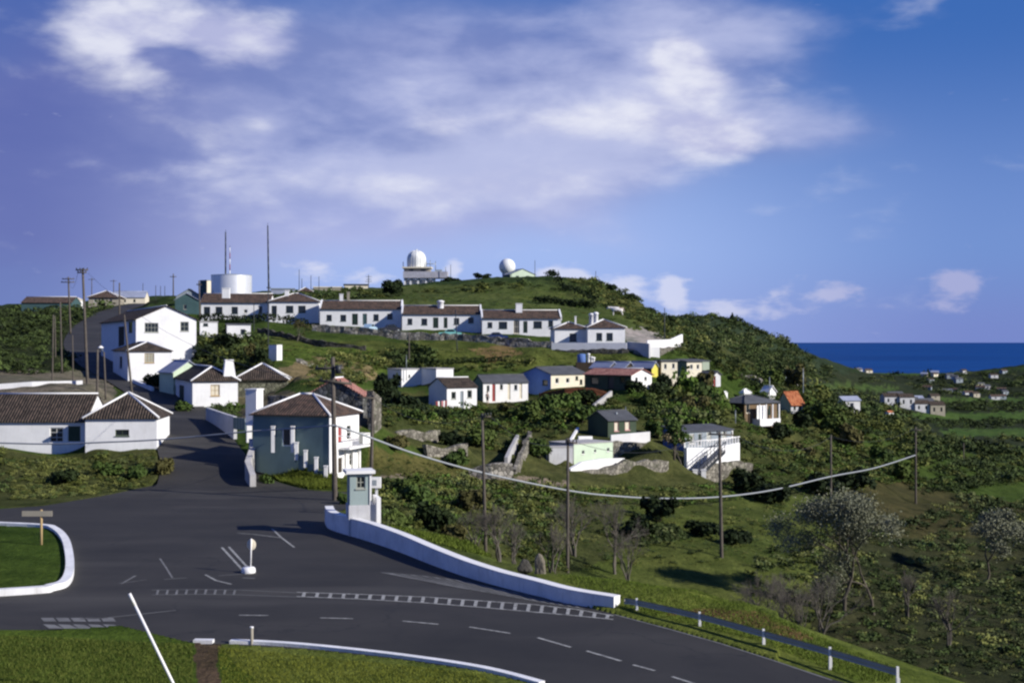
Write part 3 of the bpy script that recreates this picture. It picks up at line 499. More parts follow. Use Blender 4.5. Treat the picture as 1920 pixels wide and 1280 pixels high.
# asphalt outline of the junction, on the z = 0 plane
JPX = [(-900, 1188), (78, 1180), (150, 1178), (225, 1172), (300, 1190), (362, 1205), (430, 1207), (600, 1218), (750, 1235), (900, 1257), (1000, 1280), (1100, 1310), (1250, 1370), (1900, 1420), (1640, 1297),
       (1500, 1253), (1450, 1236), (1350, 1204), (1250, 1176), (1150, 1150), (1064, 1127), (936, 1095), (808, 1053), (692, 1011), (640, 996), (614, 985), (612, 965), (655, 952), (652, 922), (560, 918), (484, 914), (462, 907), (440, 905), (322, 899), (280, 911), (200, 928), (80, 948), (-100, 960), (-900, 965)]
JW = [tuple(G0(a, b).xy) for a, b in JPX]
RL = []; RR = []
def catmull(pts, n):
    out = []
    for k in range(len(pts) - 1):
        p0, p1, p2, p3 = pts[max(k - 1, 0)], pts[k], pts[k + 1], pts[min(k + 2, len(pts) - 1)]
        for j in range(n):
            t = j / n; out.append(.5 * ((2 * p1) + (p2 - p0) * t + (2 * p0 - 5 * p1 + 4 * p2 - p3) * t * t + (3 * p1 - p0 - 3 * p2 + p3) * t ** 3))
    return out + [pts[-1]]
RCS = catmull(RC, 10)
for k, p in enumerate(RCS):
    t = (RCS[min(k + 1, len(RCS) - 1)] - RCS[max(k - 1, 0)]); t.z = 0; t.normalize(); nrm = Vector((t.y, -t.x, 0))
    kk = k / 10; a = road_w(int(kk)); b = road_w(int(kk) + 1); w_ = a + (b - a) * (kk - int(kk))
    RL.append(p - nrm * w_); RR.append(p + nrm * w_)
RCA = []
for k, p in enumerate(RCS): RCA.append((p.x, p.y, p.z, (RR[k] - RL[k]).length / 2))
RCA = np.array(RCA)
RPOLY = [tuple(p.xy) for p in RL] + [tuple(p.xy) for p in RR[::-1]]
ISL = [(-60, 985), (78, 991), (108, 998), (128, 1018), (137, 1050), (137, 1080), (126, 1098), (100, 1106), (78, 1111), (-60, 1120)]
ISLW = [tuple(G0(a, b).xy) for a, b in ISL]
def terr(x, y, detail=True):
    x = np.asarray(x, float).ravel(); y = np.asarray(y, float).ravel(); out = np.empty_like(x)
    for s in range(0, len(x), 20000):
        a, b = x[s:s + 20000] / y[s:s + 20000], np.log(y[s:s + 20000])
        d = np.sqrt((a[:, None] - KU[None, :, 0]) ** 2 + (b[:, None] - KU[None, :, 1]) ** 2 + 1e-6)
        out[s:s + 20000] = d @ RBF[:_n] + RBF[_n] + a * RBF[_n + 1] + b * RBF[_n + 2]
    z = HC - out / F * y
    # the camera stands on a rise; the plane at the junction is dead flat
    near = np.clip((30 - y) / 26, 0, 1); z = z * (1 - np.clip((34 - y) / 6, 0, 1)) + near * 9.3
    jx = x / y * F + CX; jy = CY + (HC - z) / y * F
    fl = (np.abs(z) < .45) & (y < 101) & (y > 33) & (jx < 1060 + (y < 56) * 400)
    z = np.where(fl, .03 + (z - .03) * np.clip((np.abs(z) - .12) / .33, 0, 1), z)
    if detail:
        am = np.clip((np.abs(z) - .1) / .8, 0, 1) * np.clip((y - 50) / 60, 0, 1)
        z = z + am * (fbm(x * .22, y * .22, 3, 3) * .55 + fbm(x * .05, y * .05, 3, 9) * np.clip((y - 200) / 300, 0, 1) * 1.6)
    inj = inpoly(x, y, JW); z = np.where(inj, -.14, z)
    k = np.where((y > 94) & (y < 425) & (x < 0))[0]
    if len(k):
        for s in range(0, len(k), 20000):
            q = k[s:s + 20000]; dd = (x[q, None] - RCA[None, :, 0]) ** 2 + (y[q, None] - RCA[None, :, 1]) ** 2
            j = dd.argmin(1); dist = np.sqrt(dd[np.arange(len(q)), j]); wd_ = RCA[j, 3]
            f = np.clip(1 - (dist - wd_ - .6) / 4, 0, 1); f = f * f * (3 - 2 * f)
            zz = z[q] * (1 - f) + RCA[j, 2] * f; z[q] = np.where(inj[q], z[q], zz - np.clip((wd_ - dist + .15) / .3, 0, 1) * .25)
    isl = inpoly(x, y, ISLW); z = np.where(isl, .12, z)
    return z
def tz(x, y): return float(terr([x], [y])[0])

# cover map: colours of the ground (lawn, rough pasture, scrub floor, earth, dry grass, paving)
LAWN, FIELD, SCRUB, DRY, EARTH, PAVE, WOOD = (.095, .112, .022), (.075, .100, .026), (.060, .072, .026), (.16, .14, .075), (.16, .10, .05), (.30, .28, .25), (.022, .036, .014)
COVER = [  # polygon in pixels, colour, near, far
 ([(0, 900), (2000, 820), (2000, 1500), (0, 1500)], FIELD, 60, 175),
 ([(-900, 1500), (2600, 1500), (2600, 1060), (1040, 1060), (900, 1150), (-900, 1150)], (.11, .142, .03), 20, 62),
 ([(-900, 985), (140, 985), (140, 1115), (-900, 1115)], (.045, .08, .014), 50, 80),
 ([(-900, 1290), (500, 1290), (360, 1170), (-900, 1160)], (.06, .10, .016), 30, 52),
 ([(362, 1203), (408, 1203), (420, 1300), (380, 1300)], (.095, .072, .048), 30, 50),
 ([(1250, 1150), (1330, 1140), (1420, 1150), (1490, 1180), (1530, 1195), (1500, 1200), (1410, 1172), (1330, 1158)], EARTH, 30, 60),
 ([(600, 640), (800, 640), (1050, 645), (1180, 660), (1200, 690), (950, 690), (700, 690), (520, 640), (470, 620)], FIELD, 165, 235),
 ([(480, 640), (700, 655), (720, 700), (560, 690), (480, 660)], (.075, .115, .024), 150, 210),
 ([(610, 665), (760, 650), (740, 700), (640, 730), (600, 705), (540, 720), (520, 690)], DRY, 135, 190),
 ([(880, 655), (950, 645), (980, 665), (920, 680)], (.17, .13, .06), 170, 215),
 ([(640, 540), (1060, 525), (1150, 560), (1230, 620), (1050, 620), (600, 580)], (.070, .098, .030), 235, 425),
 ([(960, 545), (1080, 545), (1130, 556), (1060, 565), (960, 560)], (.085, .115, .032), 300, 425),
 ([(1060, 515), (1130, 520), (1280, 605), (1500, 700), (1500, 775), (1380, 690), (1250, 640), (1190, 600), (1120, 560)], SCRUB, 210, 460),
 ([(1240, 580), (1600, 580), (1600, 705), (1500, 720), (1240, 660)], (.026, .042, .024), 330, 1700),
 ([(700, 735), (1000, 745), (1500, 770), (1720, 890), (1560, 935), (1100, 910), (700, 880)], SCRUB, 118, 230),
 ([(690, 890), (760, 880), (900, 886), (1000, 893), (1070, 903), (1070, 914), (900, 905), (760, 902)], (.22, .19, .15), 100, 130),
 ([(690, 840), (880, 870), (870, 895), (690, 890)], (.075, .08, .028), 100, 125),
 ([(700, 905), (1420, 920), (1300, 990), (1060, 1080), (700, 985)], SCRUB, 64, 128),
 ([(1130, 950), (1500, 940), (1560, 1000), (1500, 1060), (1150, 1060)], (.070, .092, .024), 85, 140),
 ([(1560, 900), (2000, 880), (2000, 1010), (1620, 1010)], (.054, .054, .024), 120, 190),
 ([(1560, 1010), (2400, 1000), (2400, 1500), (1500, 1260)], (.036, .042, .02), 60, 150),
 ([(-900, 800), (330, 800), (330, 960), (-900, 980)], SCRUB, 88, 112),
 ([(455, 810), (660, 850), (660, 940), (455, 920)], (.075, .105, .02), 90, 105),
 ([(-900, 560), (300, 560), (160, 640), (220, 720), (-900, 700)], (.03, .04, .018), 150, 420),  # dark tone holds the hillside's shade as well as its scrub
 ([(-100, 695), (215, 695), (215, 760), (-100, 760)], (.15, .14, .11), 120, 180),
 ([(360, 625), (500, 640), (480, 700), (440, 700), (300, 740), (250, 720)], SCRUB, 138, 205),
 ([(430, 735), (700, 735), (700, 800), (430, 800)], (.13, .12, .075), 105, 150),
 ([(1500, 700), (2200, 690), (2200, 850), (1640, 850), (1520, 770)], (.026, .036, .020), 380, 1500),
 ([(1520, 721), (1600, 720), (1690, 726), (1670, 735), (1530, 733)], (.055, .09, .03), 380, 1500),
 ([(1740, 746), (2200, 744), (2200, 755), (1745, 753)], (.06, .105, .028), 380, 1500),
 ([(1690, 774), (2200, 772), (2200, 789), (1730, 787)], (.06, .11, .028), 380, 1500),
 ([(1760, 804), (2200, 804), (2200, 820), (1775, 818)], (.055, .10, .028), 300, 1500),
 ([(1170, 615), (1285, 615), (1290, 650), (1180, 660)], (.30, .29, .28), 205, 260),
]
def cover_colours(x, y, z):
    px = CX + x / y * F + (fbm(x * .5, y * .5, 3, 21)) * 14; py = CY + (HC - z) / y * F + fbm(x * .5, y * .5, 3, 27) * 8
    c = np.empty((len(x), 3)); c[:] = (.045, .075, .018)
    far = y > 330
    c[far] = (.035, .06, .02)
    # valley fields: strips of pasture and dark hedged ground
    val = (y > 320) & (x / y > .2)
    st = vnoise(y * .012 + x * .004, x * .006, 5); c[val & (st > .52)] = (.05, .095, .026); c[val & (st <= .32)] = (.024, .04, .018)
    for poly, rgb, d0, d1 in COVER:
        m = inpoly(px, py, poly) & (y > d0) & (y < d1); c[m] = rgb
    return c
def make_ground():
    u = np.r_[np.arange(-.95, -.42, .012), np.arange(-.42, .42, .00125), np.arange(.42, .96, .012)]
    yy = np.r_[np.linspace(1.5, 37, 30), np.exp(np.arange(math.log(37.5), math.log(450), .0048)), np.exp(np.arange(math.log(451), math.log(2700), .011))]
    X = (u[None, :] * yy[:, None]); Y = np.repeat(yy[:, None], len(u), 1)
    x, y = X.ravel(), Y.ravel(); z = terr(x, y)
    nr, nc = X.shape; i = np.arange(nr * nc).reshape(nr, nc)
    f = np.stack([i[:-1, :-1], i[:-1, 1:], i[1:, 1:], i[1:, :-1]], -1).reshape(-1, 4)
    m = bpy.data.materials.new('ground_cover'); m.use_nodes = True; w = NT(m.node_tree); b = m.node_tree.nodes['Principled BSDF']
    b.inputs['Roughness'].default_value = 1; b.inputs['Specular IOR Level'].default_value = .03
    geo = w.n('ShaderNodeNewGeometry'); at = w.n('ShaderNodeVertexColor', layer_name='tint')
    n1 = w.noise(geo.outputs[0], .35, 6, .7); n2 = w.noise(geo.outputs[0], 2.4, 5, .75); n3 = w.noise(geo.outputs[0], .06, 4, .6)
    c = w.mix(1, at.outputs[0], w.ramp(n1, [(.3, (.5, .56, .5)), (.7, (1.5, 1.4, 1.4))]), 'MULTIPLY')
    c = w.mix(1, c, w.ramp(n2, [(.3, (.6, .62, .6)), (.7, (1.35, 1.3, 1.25))]), 'MULTIPLY')
    c = w.mix(1, c, w.ramp(n3, [(.35, (.8, .85, .8)), (.65, (1.2, 1.1, 1.1))]), 'MULTIPLY')
    w.put(b.inputs['Base Color'], c)
    bn = w.n('ShaderNodeBump'); bn.inputs['Strength'].default_value = .8; bn.inputs['Distance'].default_value = .25
    w.put(bn.inputs['Height'], w.noise(geo.outputs[0], 3.0, 5, .7)); w.put(b.inputs['Normal'], bn.outputs[0])
    o = np_mesh('ground', np.c_[x, y, z], f, m, col=cover_colours(x, y, z), smooth=True)
    tag(o, kind='structure')
make_ground()

def poly_mesh(name, pts, z, m, kind='structure'):
    from mathutils.geometry import delaunay_2d_cdt
    n = len(pts); vs, _, fs, *_r = delaunay_2d_cdt([Vector(p) for p in pts], [], [list(range(n))], 1, 1e-5)
    bm = bmesh.new(); bv = [bm.verts.new((p[0], p[1], z)) for p in vs]
    for f in fs: bm.faces.new([bv[k] for k in f])
    for f in bm.faces:
        f.normal_update()
        if f.normal.z < 0: f.normal_flip()
    me = bpy.data.meshes.new(name); bm.to_mesh(me); bm.free(); me.materials.append(m)
    o = bpy.data.objects.new(name, me); COL.objects.link(o); return tag(o, kind=kind)
def asphalt():
    m = bpy.data.materials.new('asphalt'); m.use_nodes = True; w = NT(m.node_tree); b = m.node_tree.nodes['Principled BSDF']
    b.inputs['Roughness'].default_value = .82; b.inputs['Specular IOR Level'].default_value = .35
    geo = w.n('ShaderNodeNewGeometry'); mp = w.n('ShaderNodeMapping'); w.put(mp.inputs[0], geo.outputs[0]); mp.inputs['Scale'].default_value = (.10, .5, 1); mp.inputs['Rotation'].default_value = (0, 0, .12)
    n1 = w.noise(geo.outputs[0], .12, 5, .6, .6); n2 = w.noise(mp.outputs[0], .8, 5, .6); n3 = w.noise(geo.outputs[0], 30, 3, .7)
    c = w.ramp(w.m('ADD', w.m('MULTIPLY', n1, .6), w.m('MULTIPLY', n2, .4)), [(.35, (.019, .018, .016)), (.65, (.041, .038, .033))])
    c = w.mix(1, c, w.ramp(n3, [(.3, (.75, .75, .75)), (.7, (1.25, 1.25, 1.25))]), 'MULTIPLY')
    vo = w.n('ShaderNodeTexVoronoi', feature='DISTANCE_TO_EDGE'); wv = w.n('ShaderNodeVectorMath', operation='ADD'); w.put(wv.inputs[0], geo.outputs[0]); wn_ = w.n('ShaderNodeVectorMath', operation='SCALE'); w.put(wn_.inputs[0], w.noise(geo.outputs[0], .5, 4, .6, 0, 1)); wn_.inputs['Scale'].default_value = 2.2; w.put(wv.inputs[1], wn_.outputs[0]); w.put(vo.inputs['Vector'], wv.outputs[0]); vo.inputs['Scale'].default_value = .16
    crack = w.m('MULTIPLY', w.smooth(vo.outputs[0], .012, .0), w.smooth(n1, .4, .6)); c = w.mix(w.m('MULTIPLY', crack, .7), c, (.012, .012, .012, 1))
    stain = w.smooth(w.noise(geo.outputs[0], .45, 4, .7), .60, .72); c = w.mix(w.m('MULTIPLY', stain, .45), c, (.016, .016, .016, 1))
    dust = w.smooth(w.noise(mp.outputs[0], .35, 3, .6), .52, .7); c = w.mix(w.m('MULTIPLY', dust, .4), c, (.085, .08, .07, 1))
    w.put(b.inputs['Base Color'], c)
    bn = w.n('ShaderNodeBump'); bn.inputs['Strength'].default_value = .25; bn.inputs['Distance'].default_value = .02
    w.put(bn.inputs['Height'], n3); w.put(b.inputs['Normal'], bn.outputs[0])
    return m
ASPH = asphalt()
poly_mesh('road_junction', JW, 0.0, ASPH)
def hill_road():
    mb = MB()
    for k in range(len(RCS) - 1):
        for j in range(4):
            a, b = j / 4, (j + 1) / 4; lift = Vector((0, 0, .006 + .05 * min(1, k / 12)))
            mb.face([RL[k].lerp(RR[k], a) + lift, RL[k].lerp(RR[k], b) + lift, RL[k + 1].lerp(RR[k + 1], b) + lift, RL[k + 1].lerp(RR[k + 1], a) + lift], smooth=True)
    tag(mb.build('hill_road', ASPH), kind='structure')
hill_road()

# sea: one sheet to the horizon
def sea():
    m = bpy.data.materials.new('sea_water'); m.use_nodes = True; w = NT(m.node_tree); b = m.node_tree.nodes['Principled BSDF']
    b.inputs['Roughness'].default_value = .5; b.inputs['IOR'].default_value = 1.33; b.inputs['Specular IOR Level'].default_value = .05
    geo = w.n('ShaderNodeNewGeometry'); mp = w.n('ShaderNodeMapping'); w.put(mp.inputs[0], geo.outputs[0]); mp.inputs['Scale'].default_value = (.35, 1, 1)
    n = w.noise(mp.outputs[0], .004, 5, .6)
    w.put(b.inputs['Base Color'], w.ramp(n, [(.35, (.003, .038, .17)), (.7, (.007, .062, .235))]))
    bn = w.n('ShaderNodeBump'); bn.inputs['Strength'].default_value = .5; bn.inputs['Distance'].default_value = 1.0
    w.put(bn.inputs['Height'], w.noise(mp.outputs[0], .12, 6, .65)); w.put(b.inputs['Normal'], bn.outputs[0])
    mb = MB(); mb.face([(-30000, 900, -34), (30000, 900, -34), (30000, 50000, -34), (-30000, 50000, -34)]); tag(mb.build('sea', m), kind='structure')
sea()

# painted markings and kerbs ------------------------------------------------
PAINT = mat('worn_road_paint', (.33, .33, .31), .8, .65, 4)
PAINT_F = mat('faded_road_paint', (.17, .17, .165), .85, .35, 1.2)
def strip(mb, pts, w0, z=.012):
    pts = [G0(a, b) for a, b in pts]; L, Rr = [], []
    for k, p in enumerate(pts):
        t = (pts[min(k + 1, len(pts) - 1)] - pts[max(k - 1, 0)]).normalized(); n = Vector((-t.y, t.x, 0)) * w0 / 2
        L.append(p + n); Rr.append(p - n)
    for k in range(len(pts) - 1):
        q = [L[k], L[k + 1], Rr[k + 1], Rr[k]]; mb.face([(a.x, a.y, z) for a in q])
def lerp_poly(pts, t):
    L = [0]
    for a, b in zip(pts, pts[1:]): L.append(L[-1] + math.dist(a, b))
    s = t * L[-1]
    for k in range(len(pts) - 1):
        if s <= L[k + 1] or k == len(pts) - 2:
            f = (s - L[k]) / (L[k + 1] - L[k]); return (pts[k][0] + (pts[k + 1][0] - pts[k][0]) * f, pts[k][1] + (pts[k + 1][1] - pts[k][1]) * f)
def ladder(name, top, bot, n, w0, m, slant=0.0, t0=0, t1=1, rails=True):
    mb = MB()
    if rails: strip(mb, top, w0); strip(mb, bot, w0)
    for k in range(n):
        t = t0 + (t1 - t0) * (k + .5) / n
        a = lerp_poly(bot, t); b = lerp_poly(top, min(1, max(0, t + slant))); strip(mb, [a, b], w0 * 1.15, .016)
    tag(mb.build(name, m), kind='structure')
ladder('hatched_line', [(556, 1110), (680, 1114), (800, 1119), (900, 1126), (1000, 1133), (1080, 1142), (1150, 1154)], [(556, 1118), (680, 1123), (800, 1130), (900, 1138), (1000, 1147), (1080, 1154), (1150, 1161)], 24, .13, PAINT, .004)
ladder('faded_hatched_line', [(285, 1106), (380, 1105), (450, 1106), (555, 1111)], [(285, 1115), (380, 1114), (450, 1115), (555, 1119)], 9, .09, PAINT_F, .01, 0, .6)
ladder('faded_hatch_triangle', [(715, 1073), (800, 1080), (860, 1088), (930, 1103), (1000, 1116), (1090, 1134)], [(810, 1092), (870, 1103), (930, 1113), (1000, 1126), (1060, 1136), (1095, 1141)], 18, .09, PAINT_F, -.05)
mb = MB()
for a, b in (((448, 1153), (503, 1153.5)), ((600, 1158), (662, 1159.5)), ((755, 1164), (822, 1170)), ((880, 1175), (957, 1187)), ((1008, 1195), (1070, 1213)), ((1100, 1220), (1165, 1239)), ((1187, 1246), (1228, 1257)), ((1260, 1268), (1310, 1284))): strip(mb, [a, b], .13)
tag(mb.build('centre_line', PAINT), kind='structure')
mb = MB()
for pts, w0 in (([(416, 1026), (462, 1076)], .13), ([(429, 1025), (472, 1072)], .13), ([(445, 999), (480, 1002), (528, 1008)], .10), ([(510, 991), (528, 1008), (552, 1026)], .12), ([(385, 1077), (405, 1088), (434, 1095)], .12)): strip(mb, pts, w0)
tag(mb.build('lane_marking', PAINT), kind='structure')
mb = MB()
for pts, w0 in (([(300, 1047), (312, 1065), (323, 1083)], .10), ([(308, 1086), (350, 1083)], .10), ([(410, 1079), (455, 1076)], .10), ([(228, 1094), (254, 1079)], .12), ([(222, 1093), (245, 1091), (275, 1086)], .08), ([(455, 1083), (478, 1084)], .16), ([(150, 1160), (200, 1158), (255, 1152), (330, 1144)], .10)): strip(mb, pts, w0)
tag(mb.build('faded_lane_marking', PAINT_F), kind='structure')
mb = MB()
for k in range(5):
    a = 80 + k * 28; mb.face([tuple(G0(p, q).xy) + (.012,) for p, q in ((a, 1170), (a + 22, 1171), (a + 40, 1178), (a + 12, 1178))])
    mb.face([tuple(G0(p, q).xy) + (.012,) for p, q in ((a - 4, 1158), (a + 20, 1158), (a + 26, 1165), (a + 2, 1165))])
tag(mb.build('worn_crossing', PAINT_F), kind='structure')
mb = MB(); edge = [(1152, 1152), (1250, 1178), (1350, 1206), (1450, 1238), (1500, 1255), (1560, 1275)]; strip(mb, edge, .10); tag(mb.build('edge_line', PAINT_F), kind='structure')

def wall_run(mb, pts, heights, th, base=-.3, rough=0.0, step=None, flip=False):
    """solid wall along world points (front edge), thickness behind; heights above each point's z"""
    P2, H2 = [], []
    for k in range(len(pts) - 1):
        n = max(1, int((pts[k + 1] - pts[k]).length / step)) if step else 1
        for j in range(n):
            t = j / n; P2.append(pts[k].lerp(pts[k + 1], t)); H2.append(heights[k] + (heights[k + 1] - heights[k]) * t)
    P2.append(pts[-1]); H2.append(heights[-1]); fr, bk = [], []
    for k, p in enumerate(P2):
        t = P2[min(k + 1, len(P2) - 1)] - P2[max(k - 1, 0)]; t.z = 0; t.normalize(); n = Vector((-t.y, t.x, 0)) * (-1 if flip else 1)
        j = lambda s: Vector((random.uniform(-s, s), random.uniform(-s, s), random.uniform(-s, s))) if rough else Vector()
        h = H2[k] + (random.uniform(-1, 1) * rough * 1.6 if rough else 0)
        col = []
        for zz in (base, h * .5, h): col.append(p + Vector((0, 0, zz)) + j(rough))
        fr.append(col); bk.append([q + n * th + j(rough * .5) for q in col])
    for k in range(len(P2) - 1):
        for i in range(2):
            mb.face([fr[k][i], fr[k + 1][i], fr[k + 1][i + 1], fr[k][i + 1]], smooth=False); mb.face([bk[k][i], bk[k][i + 1], bk[k + 1][i + 1], bk[k + 1][i]])
        mb.face([fr[k][2], fr[k + 1][2], bk[k + 1][2], bk[k][2]])
    for a, b in ((fr[0], bk[0]), (fr[-1], bk[-1])):
        for i in range(2): mb.face([a[i], b[i], b[i + 1], a[i + 1]])
WALLPT = [(609, 979, .95), (614, 989, .95), (632, 997, .95), (692, 1015, .95), (750, 1035, .88), (808, 1058, .78), (870, 1080, .68), (936, 1099, .6), (1000, 1115, .58), (1064, 1131, .55), (1151, 1144, .5)]
def low_wall():
    pts = [G0(a, b) for a, b, _ in WALLPT]; hs = [c for _, _, c in WALLPT]
    pts = [Vector(p) for p in pts]; ps = catmull(pts, 4); hh = []
    for k in range(len(hs) - 1): hh += [hs[k] + (hs[k + 1] - hs[k]) * j / 4 for j in range(4)]
    hh.append(hs[-1])
    t = thing('roadside_wall', 'long low curving white roadside wall, its road side in blue shade, sweeping past the booth', 'wall', (0, 0, 0))
    mb = MB(); wall_run(mb, ps, hh, .48, -.2); mb.build('wall_body', WALLW, t)
    mb = MB()
    p2 = []
    wall_run(mb, [p + Vector((0, 0, h)) for p, h in zip(ps, hh)], [.06] * len(ps), .5, .003); mb.build('coping', WHITE_CLEAN, t)
low_wall()
def kerb(name, label, pts, h, th, cat='kerb', m=WALLW):
    mb = MB(); ps = catmull([G0(a, b) for a, b in pts], 6); wall_run(mb, ps, [h] * len(ps), th, -.35); tag(mb.build(name, m), label, cat)
kerb('white_kerb', 'long white-painted kerb curving along the lower edge of the main road', [(1010, 1285), (900, 1257), (750, 1234), (600, 1217), (500, 1209), (430, 1206.5)], .12, -.28)
kerb('white_kerb', 'short piece of white kerb left of the gap where the brown footpath starts', [(398, 1206), (362, 1205.5)], .12, -.28)
kerb('island_kerb', 'thick white kerb rounding the end of the grass island at the left edge', [(-60, 1121), (78, 1112), (102, 1107), (127, 1099), (138, 1080), (138, 1050), (129, 1017), (109, 997), (78, 990), (-60, 984)], .28, .4)

# ------------------------------------------------------------------ houses
ROOTS = []
def wall_face(mb, o, ex, n, L, z0, z1, ops, dep=.16):
    o, ex, n = Vector(o), Vector(ex), Vector(n); us = sorted({0, L} | {q[0] for q in ops} | {q[1] for q in ops}); vs = sorted({z0, z1} | {q[2] for q in ops} | {q[3] for q in ops})
    pt = lambda u, v, d=0: o + ex * u - n * d + Vector((0, 0, v))
    for a, b in zip(us, us[1:]):
        for c, d in zip(vs, vs[1:]):
            if any(q[0] <= (a + b) / 2 <= q[1] and q[2] <= (c + d) / 2 <= q[3] for q in ops): continue
            mb.face([pt(a, c), pt(b, c), pt(b, d), pt(a, d)])
    for a, b, c, d in ops:
        for p, q in (((a, c), (b, c)), ((b, c), (b, d)), ((b, d), (a, d)), ((a, d), (a, c))): mb.face([pt(*p), pt(*q), pt(*q, dep), pt(*p, dep)])
def xf(mb, M): mb.v = [tuple(M @ Vector(p)) for p in mb.v]
def opening(root, M, o, ex, n, q, op):
    o, ex, n = Vector(o), Vector(ex), Vector(n); a, b, c, d = q; up = Vector((0, 0, 1))
    def slab(mb, u0, u1, v0, v1, d0, d1):
        p = [o + ex * u - n * dd + up * v for dd in (d0, d1) for v in (v0, v1) for u in (u0, u1)]
        for f in ((0, 1, 3, 2), (4, 6, 7, 5), (0, 4, 5, 1), (2, 3, 7, 6), (0, 2, 6, 4), (1, 5, 7, 3)): mb.face([p[k] for k in f])
    fw = min(.08, (b - a) * .12); mb = MB()
    for r in ((a, b, d - fw, d), (a, b, c, c + fw), (a, a + fw, c + fw, d - fw), (b - fw, b, c + fw, d - fw)): slab(mb, *r, .05, .12)
    if op['kind'] == 'window':
        nx, ny = op['bars']; bw = .02 if nx > 1 or ny > 1 else .012
        for i in range(1, nx): u = a + (b - a) * i / nx; slab(mb, u - bw, u + bw, c + fw, d - fw, .07, .115)
        for j in range(1, ny): v = c + (d - c) * j / ny; slab(mb, a + fw, b - fw, v - bw, v + bw, .075, .112)
        slab(mb, a - .06, b + .06, c - .07, c - .003, -.06, .03)
        xf(mb, M); w = mb.build('window', op['fr'], root); m2 = MB(); slab(m2, a + fw, b - fw, c + fw, d - fw, .10, .108); xf(m2, M); m2.build('pane', op['fill'], w)
    else:
        m2 = MB(); slab(m2, a + fw, b - fw, c + .02, d - fw, .09, .12)
        if op['fill'] is not DARKM:
            for k in range(2):
                v0 = c + (d - c) * (.12 + .42 * k); slab(m2, a + (b - a) * .25, b - (b - a) * .25, v0, v0 + (d - c) * .3, .075, .09)
        xf(m2, M); dr = m2.build('door', op['fill'], root); xf(mb, M); mb.build('door_frame', op['fr'], dr)
def cap(mb, a, b, r=.1): mb.tube([a, b], r, 6)
def roof_geo(h, L, Wd, H_):
    """local x in [0,L], y in [0,Wd]; returns roof builder, ridge-cap builder, gable polygons"""
    o, rise, kind = h['over'], h['rise'], h['roof']; mb, rc, gab = MB(), MB(), []; th = .10
    def plane(pts, eave):  # pts[0],pts[1] on the eave
        e = (Vector(pts[1]) - Vector(pts[0])).normalized(); nn = (Vector(pts[1]) - Vector(pts[0])).cross(Vector(pts[2]) - Vector(pts[0])).normalized(); s = nn.cross(e)
        uv = [((Vector(p) - Vector(pts[0])).dot(e), (Vector(p) - Vector(pts[0])).dot(s)) for p in pts]; mb.face(pts, uv)
        lo = [Vector(p) - Vector((0, 0, th)) for p in pts]; mb.face(lo[::-1], uv[::-1])
        for k in range(len(pts)): j = (k + 1) % len(pts); mb.face([lo[k], lo[j], pts[j], pts[k]])
    if kind == 'hip':
        x0, x1, y0, y1 = -o, L + o, -o, Wd + o; m = min(x1 - x0, y1 - y0) / 2; z0 = H_ - o * rise / m * .6 + th; z1 = z0 + rise
        if x1 - x0 >= y1 - y0: A, B = (x0 + m, (y0 + y1) / 2, z1), (x1 - m, (y0 + y1) / 2, z1)
        else: A, B = ((x0 + x1) / 2, y0 + m, z1), ((x0 + x1) / 2, y1 - m, z1)
        c = [(x0, y0, z0), (x1, y0, z0), (x1, y1, z0), (x0, y1, z0)]
        pt = math.dist(A, B) < .05
        if x1 - x0 >= y1 - y0:
            plane([c[0], c[1]] + ([A] if pt else [B, A]), 0); plane([c[1], c[2], B], 0); plane([c[2], c[3]] + ([A] if pt else [A, B]), 0); plane([c[3], c[0], A], 0)
            ends = ((c[0], A), (c[3], A), (c[1], B), (c[2], B))
        else:
            plane([c[0], c[1], A], 0); plane([c[1], c[2]] + ([A] if pt else [B, A]), 0); plane([c[2], c[3], B], 0); plane([c[3], c[0]] + ([A] if pt else [A, B]), 0)
            ends = ((c[0], A), (c[1], A), (c[2], B), (c[3], B))
        for a, b in ends: cap(rc, a, b)
        if not pt: cap(rc, A, B)
    elif kind in ('gableR', 'gableL'):
        sl = rise / ((L if kind == 'gableR' else Wd) / 2); oz = sl * o; g = .12 if not h.get('parapet') else -.02
        if kind == 'gableL':
            y0, y1, ym = -o, Wd + o, Wd / 2; A, B = (-g, ym, H_ + rise + th), (L + g, ym, H_ + rise + th)
            plane([(-g, y0, H_ - oz + th), (L + g, y0, H_ - oz + th), B, A], 0); plane([(L + g, y1, H_ - oz + th), (-g, y1, H_ - oz + th), A, B], 0)
            for x in (0, L): gab.append([(x, 0, H_), (x, Wd, H_), (x, ym, H_ + rise)])
        else:
            x0, x1, xm = -o, L + o, L / 2; A, B = (xm, -g - .1, H_ + rise + th), (xm, Wd + g, H_ + rise + th)
            plane([(x0, Wd + g, H_ - oz + th), (x0, -g - .1, H_ - oz + th), A, B], 0); plane([(x1, -g - .1, H_ - oz + th), (x1, Wd + g, H_ - oz + th), B, A], 0)
            for y in (0, Wd): gab.append([(0, y, H_), (L, y, H_), (xm, y, H_ + rise)])
        cap(rc, A, B, .09)
    elif kind == 'mono':
        plane([(-o, -o, H_ + th), (L + o, -o, H_ + th), (L + o, Wd + o, H_ + rise + th), (-o, Wd + o, H_ + rise + th)], 0)
        gab += [[(0, 0, H_), (0, Wd, H_), (0, Wd, H_ + rise)], [(L, 0, H_), (L, Wd, H_), (L, Wd, H_ + rise)], [(0, Wd, H_), (L, Wd, H_), (L, Wd, H_ + rise), (0, Wd, H_ + rise)]]
    else: mb.box(-o, -o, H_ + .002, L + o, Wd + o, H_ + max(.08, rise))
    return mb, rc, gab
